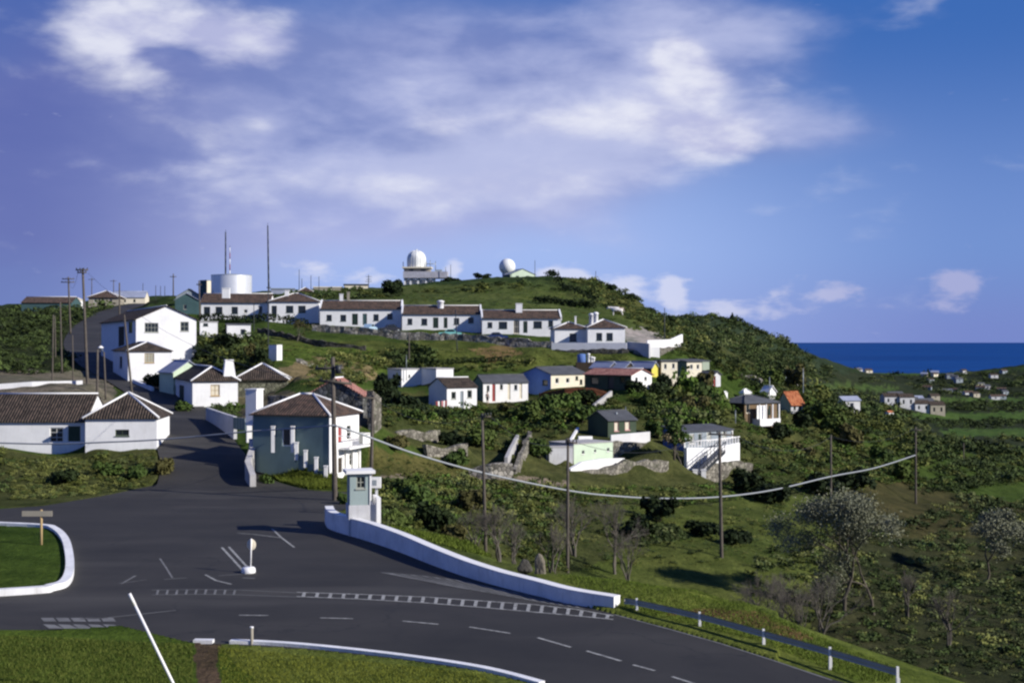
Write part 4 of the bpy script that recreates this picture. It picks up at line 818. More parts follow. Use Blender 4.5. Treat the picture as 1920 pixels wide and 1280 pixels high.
def build_volume(root, h, M):
    L, Wd, H_ = h['Lr'], h['Ll'], h['H']; dn = h.get('down', 1.0); wm = h['wm']; opsR, opsL = [], []
    for lst, out, d in ((h.get('opR', ()), opsR, h['dR']), (h.get('opL', ()), opsL, h['dL'])):
        for o in lst:
            a, b = sorted((solve(o['x0'], h['x0'], h['D'], *d), solve(o['x1'], h['x0'], h['D'], *d))); Dm = h['D'] + (a + b) / 2 * d[1]
            z0 = HC - (o['y1'] - CY) / F * Dm - h['zb']; z1 = HC - (o['y0'] - CY) / F * Dm - h['zb']; lim = L if out is opsR else Wd
            a, b = max(a, .06), min(b, lim - .06); z0 = max(z0, .03); z1 = min(z1, H_ - .06)
            if b - a > .15 and z1 - z0 > .15: out.append(((a, b, z0, z1), o))
    w, wl = MB(), MB()
    wall_face(w, (0, 0, 0), (1, 0, 0), (0, -1, 0), L, -dn, H_, [q for q, _ in opsR])
    wall_face(wl, (0, 0, 0), (0, 1, 0), (-1, 0, 0), Wd, -dn, H_, [q for q, _ in opsL])
    wall_face(w, (L, 0, 0), (0, 1, 0), (1, 0, 0), Wd, -dn, H_, []); wall_face(w, (0, Wd, 0), (1, 0, 0), (0, 1, 0), L, -dn, H_, [])
    rb, rc, gab = roof_geo(h, L, Wd, H_)
    for g in gab: (wl if all(abs(p[0]) < 1e-6 for p in g) else w).face(g)
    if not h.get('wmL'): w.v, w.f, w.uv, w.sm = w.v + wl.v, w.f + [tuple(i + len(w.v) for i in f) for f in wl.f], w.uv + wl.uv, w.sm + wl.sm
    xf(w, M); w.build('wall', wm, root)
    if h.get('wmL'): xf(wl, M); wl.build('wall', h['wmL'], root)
    xf(rb, M); ro = rb.build('roof', h['rm'], root)
    if rc.v: xf(rc, M); rc.build('ridge_cap', WHITE if h['rm'] in (TILE_B, TILE_D, TILE_P) else h['rm'], ro)
    if h.get('parapet'):
        g = .28; rise = h['rise']
        for x in (-.14, L - .14):
            pb = MB()
            prof = [(-.05, H_ - .4), (-.05, H_ + g), (Wd / 2, H_ + rise + g), (Wd + .05, H_ + g), (Wd + .05, H_ - .4)]
            if h['roof'] == 'gableR': continue
            f0 = [(x, y, z) for y, z in prof]; f1 = [(x + .28, y, z) for y, z in prof]; pb.face(f0); pb.face(f1[::-1])
            for k in range(5): j = (k + 1) % 5; pb.face([f0[k], f0[j], f1[j], f1[k]])
            xf(pb, M); pb.build('parapet', WHITE, root)
    if h.get('plinth_r'):
        pb = MB(); pb.box(.02, -.03, -dn + .05, L - .02, -.003, h['plinth_r'][1] + .3); xf(pb, M); pb.build('plinth', h['plinth_r'][0], root)
    for q, o in opsR: opening(root, M, (0, 0, 0), (1, 0, 0), (0, -1, 0), q, o)
    for q, o in opsL: opening(root, M, (0, 0, 0), (0, 1, 0), (-1, 0, 0), q, o)
    if h.get('corner'):
        pb = MB(); pb.box(-.06, -.06, 0, .12, .0, H_ - .05); pb.box(L - .12, -.06, 0, L + .06, .0, H_ - .05); xf(pb, M); pb.build('corner_board', WHITE_CLEAN, root)
    return ro
def hmat(h): return Matrix.Translation((h['x0'], h['D'], h['zb'])) @ Matrix.Rotation(R(h['th']), 4, 'Z')
BY = {}
for h in HOUSES:
    root = thing(h['name'], h['label'], 'house' if 'house' in h['name'] or 'cottage' in h['name'] or 'bungalow' in h['name'] else ('hut' if 'hut' in h['name'] or 'privy' in h['name'] else 'building'), (h['x0'], h['D'], h['zb']), R(h['th']), h.get('group'))
    RM = hmat(h); h['root'], h['RM'] = root, RM; h['roof_o'] = build_volume(root, h, Matrix.Identity(4))
    for e in h.get('extra', ()): build_volume(root, e, RM.inverted() @ hmat(e))
    BY.setdefault(h['name'], []).append(h)
def to_local(h, p): return h['RM'].inverted() @ Vector(p)
def chimney(h, px, pb, pt, D, w, d, m=WHITE, shape='box', taper=1.0):
    a, b = to_local(h, P(px, pb, D)), to_local(h, P(px, pt, D)); mb = MB(); z0, z1 = a.z - .3, b.z
    if shape == 'round': mb.lathe([(w / 2, z0), (w / 2, z1 - .35), (w * .62, z1 - .3), (w * .62, z1 - .18), (w * .3, z1), (0.0, z1 + .02)], 16, (a.x, a.y))
    else:
        w2, d2 = w * taper, d * taper
        c0 = [(a.x - w / 2, a.y - d / 2, z0), (a.x + w / 2, a.y - d / 2, z0), (a.x + w / 2, a.y + d / 2, z0), (a.x - w / 2, a.y + d / 2, z0)]
        c1 = [(a.x - w2 / 2, a.y - d2 / 2, z1), (a.x + w2 / 2, a.y - d2 / 2, z1), (a.x + w2 / 2, a.y + d2 / 2, z1), (a.x - w2 / 2, a.y + d2 / 2, z1)]
        for k in range(4): j = (k + 1) % 4; mb.face([c0[k], c0[j], c1[j], c1[k]])
        mb.face(c1); mb.box(a.x - w2 / 2 - .06, a.y - d2 / 2 - .06, z1 + .003, a.x + w2 / 2 + .06, a.y + d2 / 2 + .06, z1 + .12)
    mb.build('chimney', m, h['roof_o'])
rows = BY['row_house']
chimney(rows[0], 424, 556, 541, 239, 1.3, 1.0); chimney(rows[0], 538, 556, 545, 241, .7, .7)
chimney(rows[1], 640, 568, 552, 237, .6, .6); chimney(rows[1], 653, 568, 548, 237, .45, .45, TANW)
chimney(rows[2], 826, 575, 563, 233, 1.1, 1.1, WHITE, 'round'); chimney(rows[3], 973, 583, 570, 230, 1.1, .9)
te = BY['terrace_end_house'][0]; chimney(te, 1109, 604, 587, 218, .8, .8, WHITE, 'round'); chimney(te, 1117, 604, 585, 218, .8, .8, WHITE, 'round'); chimney(te, 1079, 605, 594, 218, .25, .25)
hc = BY['hipped_cottage'][0]; chimney(hc, 429, 713, 676, 142.5, 1.5, 1.3, WHITE, 'box', .55)
bh = BY['balcony_house'][0]; chimney(bh, 477, 790, 731, 110, 1.15, 1.0, TEALW if False else WHITE_CLEAN)
gh = BY['dark_green_cottage'][0]; chimney(gh, 1156, 781, 772, 152, .18, .18, METAL, 'round')
vh = BY['verandah_house'][0]
ch = BY['corner_house'][0]
# balcony on the tall house
def balcony():
    h = bh; s0, s1 = solve(634, h['x0'], h['D'], *h['dR']), solve(674, h['x0'], h['D'], *h['dR']); z = HC - (836 - CY) / F * 107 - h['zb']
    mb = MB(); mb.box(s0, -1.0, z - .16, s1 - .1, -.003, z); ob = mb.build('balcony', WHITE_CLEAN, h['root'])
    mb = MB(); n = 14
    mb.box(s0, -1.0, z + .88, s1 - .1, -.94, z + .95); mb.box(s0, -.94, z + .88, s0 + .06, -.003, z + .95); mb.box(s1 - .16, -.94, z + .88, s1 - .1, -.003, z + .95)
    for k in range(n + 1): x = s0 + (s1 - .16 - s0) * k / n; mb.box(x, -.99, z + .003, x + .035, -.95, z + .88)
    mb.box(s0 + (s1 - s0) * .62, -1.02, z + .1, s1 - .12, -1.003, z + .8)
    mb.build('railing', WHITE_CLEAN, ob)
    for fx in (.30, .62, .93):
        mb = MB(); x = s0 + (s1 - s0) * fx; mb.box(x - .12, -.2, -1.2, x + .12, -.004, z - .163); mb.build('pilaster', WHITE_CLEAN, h['root'])
    mb = MB(); mb.box(-.04, -.06, -1.9, .5, -.003, h['H'] - .1); mb.build('corner_pilaster', WHITE_CLEAN, h['root'])
balcony()
def verandah():
    h = vh; a, b = solve(1411, h['x0'], h['D'], *h['dR']), solve(1449, h['x0'], h['D'], *h['dR']); z = .35; d = 1.5
    mb = MB(); mb.box(a, -d, z - .25, b, -.004, z); mb.box(a, -d, z + .003, b, -d + .1, z + .75); mb.box(a, -d + .1, z + .003, a + .1, -.004, z + .75); mb.box(b - .1, -d + .1, z + .003, b, -.004, z + .75)
    for k in range(4): x = a + (b - a - .16) * k / 3; mb.box(x, -d + .12, z + .003, x + .16, -d + .26, h['H'] - .15)
    mb.box(a, -d + .6, z + .4, a + (b - a) * .42, -d + .7, h['H'] - .3)
    mb.build('verandah', WHITE_CLEAN, h['root'])
    mb = MB(); mb.box(b - .55, -d + .1, -2.6, b - .1, -d + .5, z - .253); mb.build('verandah_post', mat('pale_pink_paint', (.62, .45, .42)), h['root'])
verandah()

# ------------------------------------------------------------------ walls in the landscape
def wall(name, label, pts, hs, th, m, cat='wall', rough=0.0, step=None, base=-.8, fit=False, capm=None, group=None):
    W3 = []
    for px, py, D in pts:
        p = P(px, py, D)
        if fit: p.z = tz(p.x, p.y)
        W3.append(p)
    if not isinstance(hs, (list, tuple)): hs = [hs] * len(pts)
    mb = MB(); wall_run(mb, W3, list(hs), th, base, rough, step)
    if capm:
        t = thing(name, label, cat, (0, 0, 0), 0, group); mb.build('masonry', m, t); c = MB(); wall_run(c, [p + Vector((0, 0, h)) for p, h in zip(W3, hs)], [.07] * len(W3), th + .04, .003); c.build('coping', capm, t); return t
    return tag(mb.build(name, m), label, cat, group)
DS = dict(rough=.10, step=.8)
wall('stone_wall', 'long pale dry-stone wall running in front of the ridge terrace and its parked cars', [(585, 620, 222), (735, 633, 219), (860, 639, 217), (960, 647, 214), (1035, 656, 212)], 1.15, .5, STONE_L, **DS)
wall('stone_wall', 'dark dry-stone wall crossing the green field below the ridge terrace', [(482, 630, 213), (545, 641, 208), (610, 650, 205), (684, 657, 204)], .8, .5, STONE_D, fit=True, **DS)
wall('stone_wall', 'broken pale stone wall at the lower edge of the field, behind the tall pole', [(553, 681, 170), (600, 679, 170), (655, 680, 172)], .7, .6, STONE_L, fit=True, rough=.2, step=.7)
wall('stone_wall', 'tall grey stone terrace wall below the dark shrubs, upper of two beside the stair', [(742, 840, 125.2), (790, 841, 126.9), (826, 838, 129.2)], [1.6, 1.7, 1.65], .5, STONE, **DS)
wall('stone_wall', 'grey stone terrace wall nearer the long cable, lower of two beside the stair', [(800, 867, 117.2), (840, 868, 118.9), (877, 865, 121.2)], [1.4, 1.5, 1.5], .5, STONE, **DS)
wall('stone_wall', 'low stone wall along the footpath at the bottom of the stair', [(878, 894, 117), (920, 897, 116.5), (963, 897, 117)], [.9, 1.2, 1.5], .5, STONE_L, **DS)
wall('stair_wall', 'pale rendered wall on the left side of the hillside stair', [(952, 868, 121), (960, 850, 126), (973, 824, 136)], .55, .3, CONC, fit=True, step=1.0)
wall('stair_wall', 'brown stone wall on the right side of the hillside stair', [(968, 893, 118), (980, 860, 126), (997, 817, 138)], .45, .35, STONE, fit=True, **DS)
wall('stone_wall', 'mossy stone retaining wall under the white terrace of the dark green cottage', [(1149, 858, 145.4), (1185, 857, 146.6), (1219, 855, 148)], [1.75, 1.7, 1.65], .5, STONE, **DS)
wall('terrace_wall', 'clean white terrace wall in front of the dark green cottage', [(1146, 828, 146.6), (1182, 824, 147.2), (1219, 820, 148)], [.75, .7, .65], .3, WHITE_CLEAN)
wall('stone_wall', 'low rough stone wall at the left foot of the shade-grey lean-to', [(1000, 893, 130), (1062, 893, 132)], .7, .5, STONE_L, **DS)
wall('stone_wall', 'long stone retaining wall between the pale green house and the outside stair', [(1072, 895, 131.5), (1128, 895, 133), (1175, 895, 135), (1254, 894, 140)], [.5, .9, 1.7, 1.8], .5, STONE, **DS)
wall('stone_wall', 'stone retaining wall right of the white outside stair', [(1320, 902, 146), (1365, 898, 149), (1412, 893, 153)], [1.7, 1.9, 1.6], .5, STONE, **DS)
wall('sloping_wall', 'bright white sloping parapet wall in front of the pale green house', [(1070, 893, 131), (1092, 882, 132.5), (1129, 878, 134.5), (1171, 876, 136.5)], [.75, .85, 1.0, .95], .4, WHITE_CLEAN)
wall('garden_wall', 'short white sloping wall left of the dark green cottage', [(1071, 819, 147), (1086, 804, 153)], [.8, .6], .3, WHITE_CLEAN, fit=True)
wall('garden_wall', 'low white wall above the roof of the pale green house', [(1085, 827, 144.5), (1111, 827, 145)], .55, .3, WHITE_CLEAN)
wall('terrace_wall', 'tall white terrace wall carrying the grey-blue cottage above the outside stair', [(1288, 884, 147.3), (1340, 876, 150.6), (1387, 860, 155.5)], [2.65, 2.25, 1.9], .4, WHITE)
wall('retaining_wall', 'pale curved retaining wall beside the grass bank at the road corner', [(480, 912, 100.2), (470, 888, 103.5), (480, 858, 106.5), (477, 838, 108)], [.9, 1.0, 1.0, .7], .45, CONC)
wall('gate_wall', 'grey shaded rendered wall along the right side of the climbing road', [(386, 785, 128), (420, 800, 120.5), (438, 806, 117)], [1.1, 1.2, 1.2], .3, LAV)  # grey colour carries the shade of the road-facing side
wall('roadside_low_wall', 'low white wall edging the road below the annex of the gable house', [(248, 717, 164), (284, 733, 155)], .7, .3, WHITE, fit=True)
wall('lawn_wall', 'low pale wall behind the roof of the corner house, left of the poles', [(-40, 746, 138), (60, 744, 139), (155, 739, 141)], .5, .3, WHITE, fit=True)
wall('terrace_wall', 'white terrace wall below the twin-chimney house, bright at its right end', [(1034, 656, 211.2), (1175, 656, 208.8)], 1.15, .3, WHITE)
wall('stone_wall', 'dark stone footing below the white terrace wall of the twin-chimney house', [(1034, 665, 209.5), (1177, 664, 207)], .75, .5, STONE_D, **DS)
wall('garden_wall', 'low shaded white wall between the terrace and the twin-chimney house', [(985, 651, 215), (1036, 654, 213)], .9, .3, LAV)  # shade on this white wall is painted in as grey
wall('yard_wall', 'white parapet wall around the gravel yard right of the twin-chimney house', [(1214, 652, 209.5), (1259, 650, 211.5), (1280, 648, 219)], [1.2, 1.2, 1.9], .3, WHITE_CLEAN)
wall('yard_block', 'tall white rendered block supporting the corner of the gravel yard', [(1218, 673, 206.5), (1237, 673, 206.8)], [1.85, 1.85], 2.2, WHITE_CLEAN)
wall('stone_wall', 'brown stone retaining wall under the white yard parapet, right of the white block', [(1238, 674, 208), (1264, 672, 211)], 1.8, .5, STONE, **DS)
wall('yard_wall', 'shade-greyed side wall sloping from the twin-chimney house to the white block', [(1174, 658, 211), (1217, 674, 205.8)], [1.5, 2.5], .3, LAV)  # lavender of the shaded face put into the wall colour
wall('stone_wall', 'curved pale stone wall at the right end of the hut row', [(1392, 712, 222.5), (1412, 714, 222.5), (1427, 728, 220.5)], [.8, 1.1, 1.3], .5, STONE_L, **DS)
wall('stone_wall', 'dark stone bank wall beside the pink-door shed', [(1358, 722, 219), (1396, 724, 218)], .9, .5, STONE_D, **DS)
wall('hut_wall', 'low cream wall in front of the cream hut', [(1242, 714, 187.5), (1279, 711, 188.5)], .45, .2, CREAM)
wall('courtyard_wall', 'steep white wall panel between shrubs below the pink-roofed house', [(1115, 772, 168), (1148, 756, 174)], [.8, .7], .3, CONC, fit=True)
wall('stone_wall', 'tall old stone wall stub right of the pink-roofed stone barn', [(701, 800, 116), (714, 800, 117.5)], [3.0, 2.5], .6, STONE, **DS)
wall('stone_wall', 'grey stone field wall behind the balcony house, topped with rubble', [(500, 762, 128), (540, 764, 127), (585, 762, 124)], 1.0, .5, STONE, **DS)

def box_thing(name, label, cat, px, pb, pt, D, w, d, m, rz=0, capm=None, group=None):
    a = P(px, pb, D); hgt = (pb - pt) / F * D
    t = thing(name, label, cat, a, rz, group); mb = MB(); mb.box(-w / 2, -d / 2, -.5, w / 2, d / 2, hgt); mb.build('shaft', m, t)
    mb = MB(); mb.box(-w / 2 - .05, -d / 2 - .05, hgt + .003, w / 2 + .05, d / 2 + .05, hgt + .08); mb.build('cap', capm or m, t); return t
box_thing('gate_post', 'white gatepost at the roadside left of the balcony house', 'gatepost', 467, 818, 788, 114.5, .45, .45, WHITE_CLEAN, R(20))
def gate():
    a, b = P(438, 806, 117.0), P(461, 815, 115.0); t = thing('metal_gate', 'dull grey-green sheet gate between the road wall and the white gatepost', 'gate', a)
    d = b - a; d.z = 0; mb = MB(); ln = d.length; M = Matrix.Rotation(math.atan2(d.y, d.x), 4, 'Z'); mb.box(.02, -.03, .1, ln - .05, .03, 1.15, M); mb.build('gate_panel', TEALW, t)
    mb = MB()
    for k in range(5): x = .02 + (ln - .12) * k / 4; mb.box(x, -.06, .08, x + .05, -.033, 1.2, M)
    mb.build('gate_bars', METAL, t)
gate()
def garden_wall():
    t = thing('stepped_garden_wall', 'stepped dark garden wall with small white pillars down the grass bank by the balcony house', 'wall', (0, 0, 0))
    spec = [(512, 836, 800, 105.0), (549, 836, 800, 104.5), (556, 850, 830, 104.2), (573, 864, 845, 103.9), (593, 880, 858, 103.6), (611, 893, 874, 103.2)]
    for px, pb, pt, D in spec:
        p = P(px, pb, D); hgt = (pb - pt) / F * D; mb = MB(); mb.box(p.x - .13, p.y - .13, p.z - .5, p.x + .13, p.y + .13, p.z + hgt); mb.box(p.x - .17, p.y - .17, p.z + hgt + .003, p.x + .17, p.y + .17, p.z + hgt + .07); mb.build('pillar', WHITE_CLEAN, t)
    for (a, b) in zip(spec[1:], spec[2:]):
        p, q = P(a[0], a[1], a[3]), P(b[0], b[1], b[3]); mb = MB(); wall_run(mb, [Vector((p.x + .14, p.y, q.z)), Vector((q.x - .14, q.y, q.z))], [.42, .42], .14, -.7); mb.build('wall_panel', TEALW, t)
garden_wall()

# outside stair and balustrade of the grey-blue cottage
def stair():
    a, b = P(1299, 886, 144.8), P(1345, 842, 149.2); t = thing('outside_stair', 'outside stair with dark rails climbing the white terrace wall to the grey-blue cottage', 'stair', a)
    d = b - a; run = Vector((d.x, d.y, 0)); ln = run.length; M = Matrix.Rotation(math.atan2(run.y, run.x), 4, 'Z'); n = 13
    mb = MB()
    for k in range(n): mb.box(ln * k / n, -.9, d.z * k / n - .12, ln * (k + 1) / n + .06, -.05, d.z * (k + 1) / n - .02, M)
    mb.build('steps', CONC, t)
    for y in (-.96, -.03):
        mb = MB(); mb.tube([M @ Vector((0, y, .85)), M @ Vector((ln, y, d.z + .85))], .045, 6); mb.tube([M @ Vector((0, y, .4)), M @ Vector((ln, y, d.z + .4))], .035, 6)
        for k in range(8): x = ln * k / 7; z = d.z * k / 7; mb.tube([M @ Vector((x, y, z - .1)), M @ Vector((x, y, z + .87))], .035, 6)
        mb.build('handrail', DARKM, t)
    mb = MB(); [mb.face([M @ Vector((x, y, z)) for x, z in ((0, -.4), (ln, d.z - .4), (ln, d.z - .05), (0, -.05))]) for y in (-1.03, -.98)]
    mb.build('stringer', DARKM, t)
    for px, m in ((1303, WHITE_CLEAN), (1319, WHITE_CLEAN)):
        box_thing('stair_pillar', 'white pillar at the foot of the outside stair, ' + ('left of two' if px == 1303 else 'right of two'), 'pillar', px, 901, 881, 144, .5, .5, m, group='stair foot pillars')
stair()
def balustrade():
    t = thing('balustrade', 'white post balustrade along the terrace edge of the grey-blue cottage', 'balustrade', (0, 0, 0))
    pts = [P(1289, 838, 147.5), P(1340, 835, 150.8), P(1387, 829, 155.7)]; top = [Vector((p.x, p.y, HC - (y - CY) / F * p.y)) for p, y in zip(pts, (838, 834.5, 828.5))]
    mb = MB(); mb.tube([p + Vector((0, .15, .62)) for p in top], .07, 6); mb.build('rail', WHITE_CLEAN, t); mb = MB()
    for a, b in zip(top, top[1:]):
        for k in range(9): p = a.lerp(b, (k + .5) / 9) + Vector((0, .15, -.05)); mb.box(p.x - .09, p.y - .09, p.z, p.x + .09, p.y + .09, p.z + .62)
    mb.build('balusters', WHITE_CLEAN, t)
balustrade()

# ------------------------------------------------------------------ poles, masts, cable
def pole(label, px, pb, pt, D, r=.13, dx=0, arms=(), name='utility_pole', cat='utility pole', m=POLE, group=None, lamp=None, box=None):
    a, b = P(px, pb, D), P(px + dx, pt, D); t = thing(name, label, cat, a, 0, group); v = b - a
    mb = MB(); mb.tube([Vector((0, 0, -.6)), Vector((0, 0, 0)), v * .5, v], [r, r, r * .86, r * .7], 10); mb.build('shaft', m, t)
    for py, x0, x1, tilt in arms:     # arm at image height py from pixel x0 to x1
        k = (pb - py) / (pb - pt); c = v * k; p, q = Vector(((x0 - px) / F * D, -.16, c.z + tilt / F * D)), Vector(((x1 - px) / F * D, -.16, c.z - tilt / F * D))
        mb = MB(); mb.tube([p, q], max(.055, r * .5), 6); ar = mb.build('crossarm', m, t); ins = MB()
        for s in (.06, .35, .65, .94):
            w = p.lerp(q, s); ins.tube([w, w + Vector((0, 0, .16)), w + Vector((0, 0, .24))], [.03, .06, .03], 6)
        ins.build('insulators', DARKM, ar)
    if box: px0, px1, y0, y1 = box; mb = MB(); mb.tube([Vector(((px0 + px1) / 2 - px, 0, 0)) / F * D + Vector((0, -.35, (pb - y1) / F * D)), Vector(((px0 + px1) / 2 - px, 0, 0)) / F * D + Vector((0, -.35, (pb - y0) / F * D))], (px1 - px0) / F * D / 2, 10); mb.build('transformer', DARKM, t)
    if lamp:
        lx, ly = lamp; mb = MB(); p = Vector(((lx - px) / F * D, -.2, (pb - ly) / F * D)); mb.tube([v * .985, p], .04, 6); l = mb.build('lamp_arm', METAL, t); mb = MB(); mb.lathe([(0, p.z + .12), (.12, p.z + .08), (.28, p.z - .08), (.30, p.z - .12), (0, p.z - .14)], 12, (p.x, p.y)); mb.build('lamp_shade', WHITE_CLEAN, l)
    return t
pole('tall thick weathered pole standing by the white booth in front of the balcony house', 628, 938, 669, 92, .19, -4, [(716, 599, 660, 3), (690, 592, 644, -1)], box=(630, 641, 684, 700))
pole('slim pole rising behind the white booth with a pale crossarm to its left', 695, 962, 736, 101, .15, 4, [(745, 661, 703, 1)])
pole('pole with a small crossarm standing in the scrub right of the booth', 911, 1046, 776, 81, .11, -7, [(781, 903, 921, -1)])
pole('pole with short crossarm in front of the pale green house', 1064, 1078, 821, 88, .12, 1, [(829, 1060, 1082, 1)])
pole('pole with wide crossarm in front of the outside stair', 1353, 1047, 809, 98, .14, -4, [(814, 1328, 1374, 1)])
pole('thin dark pole on the scrub slope right of the white terrace, far from the road', 1558, 955, 815, 147, .13, 0)
pole('thin pole at the right where the long cable ends', 1717, 945, 800, 170, .14, 0, [(806, 1708, 1727, 0)])
pole('tallest pole at the left, with two crossarms against the sky', 164, 719, 503, 140, .16, -9, [(506, 143, 166, 0), (511, 146, 163, 0)])
pole('skyline pole with two crossarms left of the tallest pole', 132, 620, 519, 250, .19, -4, [(523, 117, 140, 0), (529, 115, 140, 0)])
pole('slanting pale pole in front of the gable house annex', 247, 735, 590, 146, .13, -14, [])
pole('dark pole just behind the corner house roof, nearer of a pair', 182, 757, 655, 122, .12, 1, [])
pole('second of a pair of poles behind the corner house roof, with a small lamp', 198, 738, 660, 135, .10, -3, [], lamp=(190, 650))
pole('short thin pole by the pale paving, between the pair and the leaning pole', 137, 711, 628, 150, .08, -1, [])
pole('leaning tall thin pole left of the tallest pole', 116, 690, 566, 160, .10, -3, [])
pole('thin pole at the far left next to the leaning one', 98, 722, 590, 146, .09, 2, [])
pole('short thin pole between two taller ones near the left edge', 104, 668, 592, 175, .09, -1, [])
pole('dark pole on the upper road in front of the white hall', 224, 588, 530, 300, .2, 0, [])
pole('skyline pole with crossarm above the green shed', 325, 552, 513, 350, .18, 0, [(519, 319, 331, 0)])
pole('dark pole at the left end of the ridge terrace', 375, 602, 526, 224, .14, -2, [(534, 369, 378, 0)])
pole('thin pole crossing the second section of the leftmost row house', 503, 652, 545, 190, .08, 0, [], m=DARKM)
pole('very thin pole in front of the leftmost row house', 476, 622, 568, 216, .08, 0, [], m=DARKM)
pole('thin dark pole in the field below the ridge terrace', 767, 690, 622, 199, .12, 0, [])
pole('very thin pole in front of the turquoise car', 857, 652, 580, 205, .08, -3, [], m=DARKM)
pole('thin pole standing on the roof line of the cube house', 762, 705, 665, 186, .05, 0, [], m=METAL)
pole('thin grey post in the shrubs above the pale green house', 1173, 800, 762, 155, .05, 0, [], m=METAL)
pole('thin pole on the slope above the grey-blue cottage', 1379, 805, 768, 172, .06, 0, [], m=METAL)
pole('thin pole in front of the bright white peaked hut', 1443, 745, 706, 205, .07, 0, [], m=METAL)
pole('brown post beside the curved stone wall', 1391, 728, 700, 216, .1, 0, [])
pole('thin grey pole beside the orange roof', 1506, 745, 690, 215, .08, 0, [], m=METAL)
pole('thin pole behind the gravel yard', 1246, 642, 577, 225, .09, 0, [], m=DARKM)
pole('thin dark pole near the right edge of the valley', 1807, 900, 830, 230, .11, 0, [])
for px, pb, pt, D, lab in ((561, 548, 505, 390, 'tallest of the thin skyline poles right of the masts'), (566, 548, 522, 390, 'short thin skyline pole close beside the tallest one'), (583, 548, 516, 390, 'thin skyline pole near the tan skyline barn'), (598, 548, 518, 392, 'thin skyline pole right of the tan skyline barn'),
                           (845, 533, 496, 428, 'thin pole right of the radome tower'), (1003, 530, 488, 425, 'pole at the right end of the pale green hilltop building'), (1047, 529, 506, 422, 'short pole by the low dark hilltop hut'), (1117, 533, 508, 398, 'lone pole near the right end of the hill crest'),
                           (292, 566, 535, 385, 'leftmost of three thin poles right of the white hall'), (301, 566, 536, 385, 'middle one of three thin poles right of the white hall'), (309, 566, 536, 385, 'rightmost of three thin poles right of the white hall'), (268, 560, 531, 410, 'thin pole behind the roof of the white hall')):
    pole(lab, px, pb, pt, D, .11, 0, [], name='skyline_pole', m=DARKM)
pole('skyline pole with three short crossarms left of the radome tower', 691, 540, 515, 420, .14, 0, [(519, 686, 697, 0), (524, 687, 696, 0), (528, 685, 697, 0)], name='skyline_pole', m=DARKM)
pole('skyline pole with crossarm behind the tan bungalow, left side', 172, 560, 521, 400, .14, 0, [(524, 166, 178, 0)], name='skyline_pole')
pole('skyline pole with crossarm behind the tan bungalow, right side', 213, 560, 524, 405, .14, 0, [(527, 207, 219, 0)], name='skyline_pole')
def mast(label, px, pb, pt, D, r, dx=0, bands=False):
    a = P(px, pb, D); v = P(px + dx, pt, D) - a; t = thing('radio_mast', label, 'radio mast', a)
    n = 8
    for par in ((0, 1) if bands else (0,)):
        mb = MB()
        for k in range(n):
            if bands and k % 2 != par: continue
            mb.tube([v * (k / n) - (Vector((0, 0, .8)) if k == 0 else Vector()), v * ((k + 1) / n)], r * (1 - .05 * k), 8)
        mb.build('mast_section', (RED, WHITE_CLEAN)[par] if bands else DARKM, t)
    mb = MB(); mb.tube([v, v * 1.04], .05, 6); mb.box(v.x * .22 - .5, -.1, v.z * .1, v.x * .22 + .5, .1, v.z * .1 + .25); mb.build('antenna', DARKM, t)
mast('dark radio mast behind the water tank', 423, 550, 435, 345, .24)
mast('thin red and white banded mast beside the water tank', 431, 550, 464, 348, .14, 0, True)
mast('tall dark radio mast standing free right of the water tank', 504, 553, 423, 335, .24, -2)

def cable(label, pts, r, cat='cable'):
    ps = catmull([P(*p) for p in pts], 8); mb = MB(); mb.tube(ps, r, 6); tag(mb.build('overhead_cable', mat('cable_sheath', (.30, .32, .34), .6, .1)), label, cat)
cable('thick grey cable sagging across the valley from the tall pole to the right', [(628, 797, 91.8), (675, 813, 93.5), (780, 851, 97.5), (905, 886, 103), (1065, 919, 110), (1160, 930, 115), (1250, 934, 120), (1350, 931, 127), (1450, 918, 135), (1557, 893, 146.8), (1640, 877, 158), (1716, 853, 169.8)], .075)
cable('thick grey cable stretched from the tall pole leftwards past the corner house', [(627, 797, 91.8), (550, 803, 93.3), (475, 808, 94.8), (310, 823, 97.5), (190, 829, 100), (78, 832, 102.5), (-125, 826, 107)], .06)
pole('pole outside the left edge holding the end of the cable', -125, 855, 640, 107, .16, 0, [])

def wires(label, a, b, sag=.6):
    p, q = P(*a), P(*b); n = 14; mb = MB(); pts = [p.lerp(q, k / n) - Vector((0, 0, sag * 4 * (k / n) * (1 - k / n))) for k in range(n + 1)]; mb.tube(pts, .016, 4); tag(mb.build('thin_wire', DARKM), label, 'wire')
wires('thin dark wire from the tall pole crossarm to the slim pole behind the booth', (657, 716, 92), (664, 746, 101), .3)
wires('thin wire from the slim pole behind the booth to the pole in the scrub', (702, 746, 101), (905, 781, 81), 1.0)
wires('thin wire from the pole in the scrub to the pole before the pale green house', (920, 781, 81), (1062, 829, 88), .8)
wires('thin wire from the pale green house pole to the pole before the outside stair', (1081, 829, 88), (1330, 814, 98), 1.0)
wires('thin wire from the outside stair pole to the thin far pole', (1372, 814, 98), (1558, 818, 147), 1.4)
wires('thin wire between the two far poles at the right', (1558, 818, 147), (1709, 806, 170), 1.0)
wires('thin wire from the tallest left pole to the skyline pole', (146, 511, 140), (130, 525, 250), 1.6)
wires('thin wire from the tallest left pole over the corner house to the tall pole', (165, 512, 140), (600, 716, 92), 2.0)

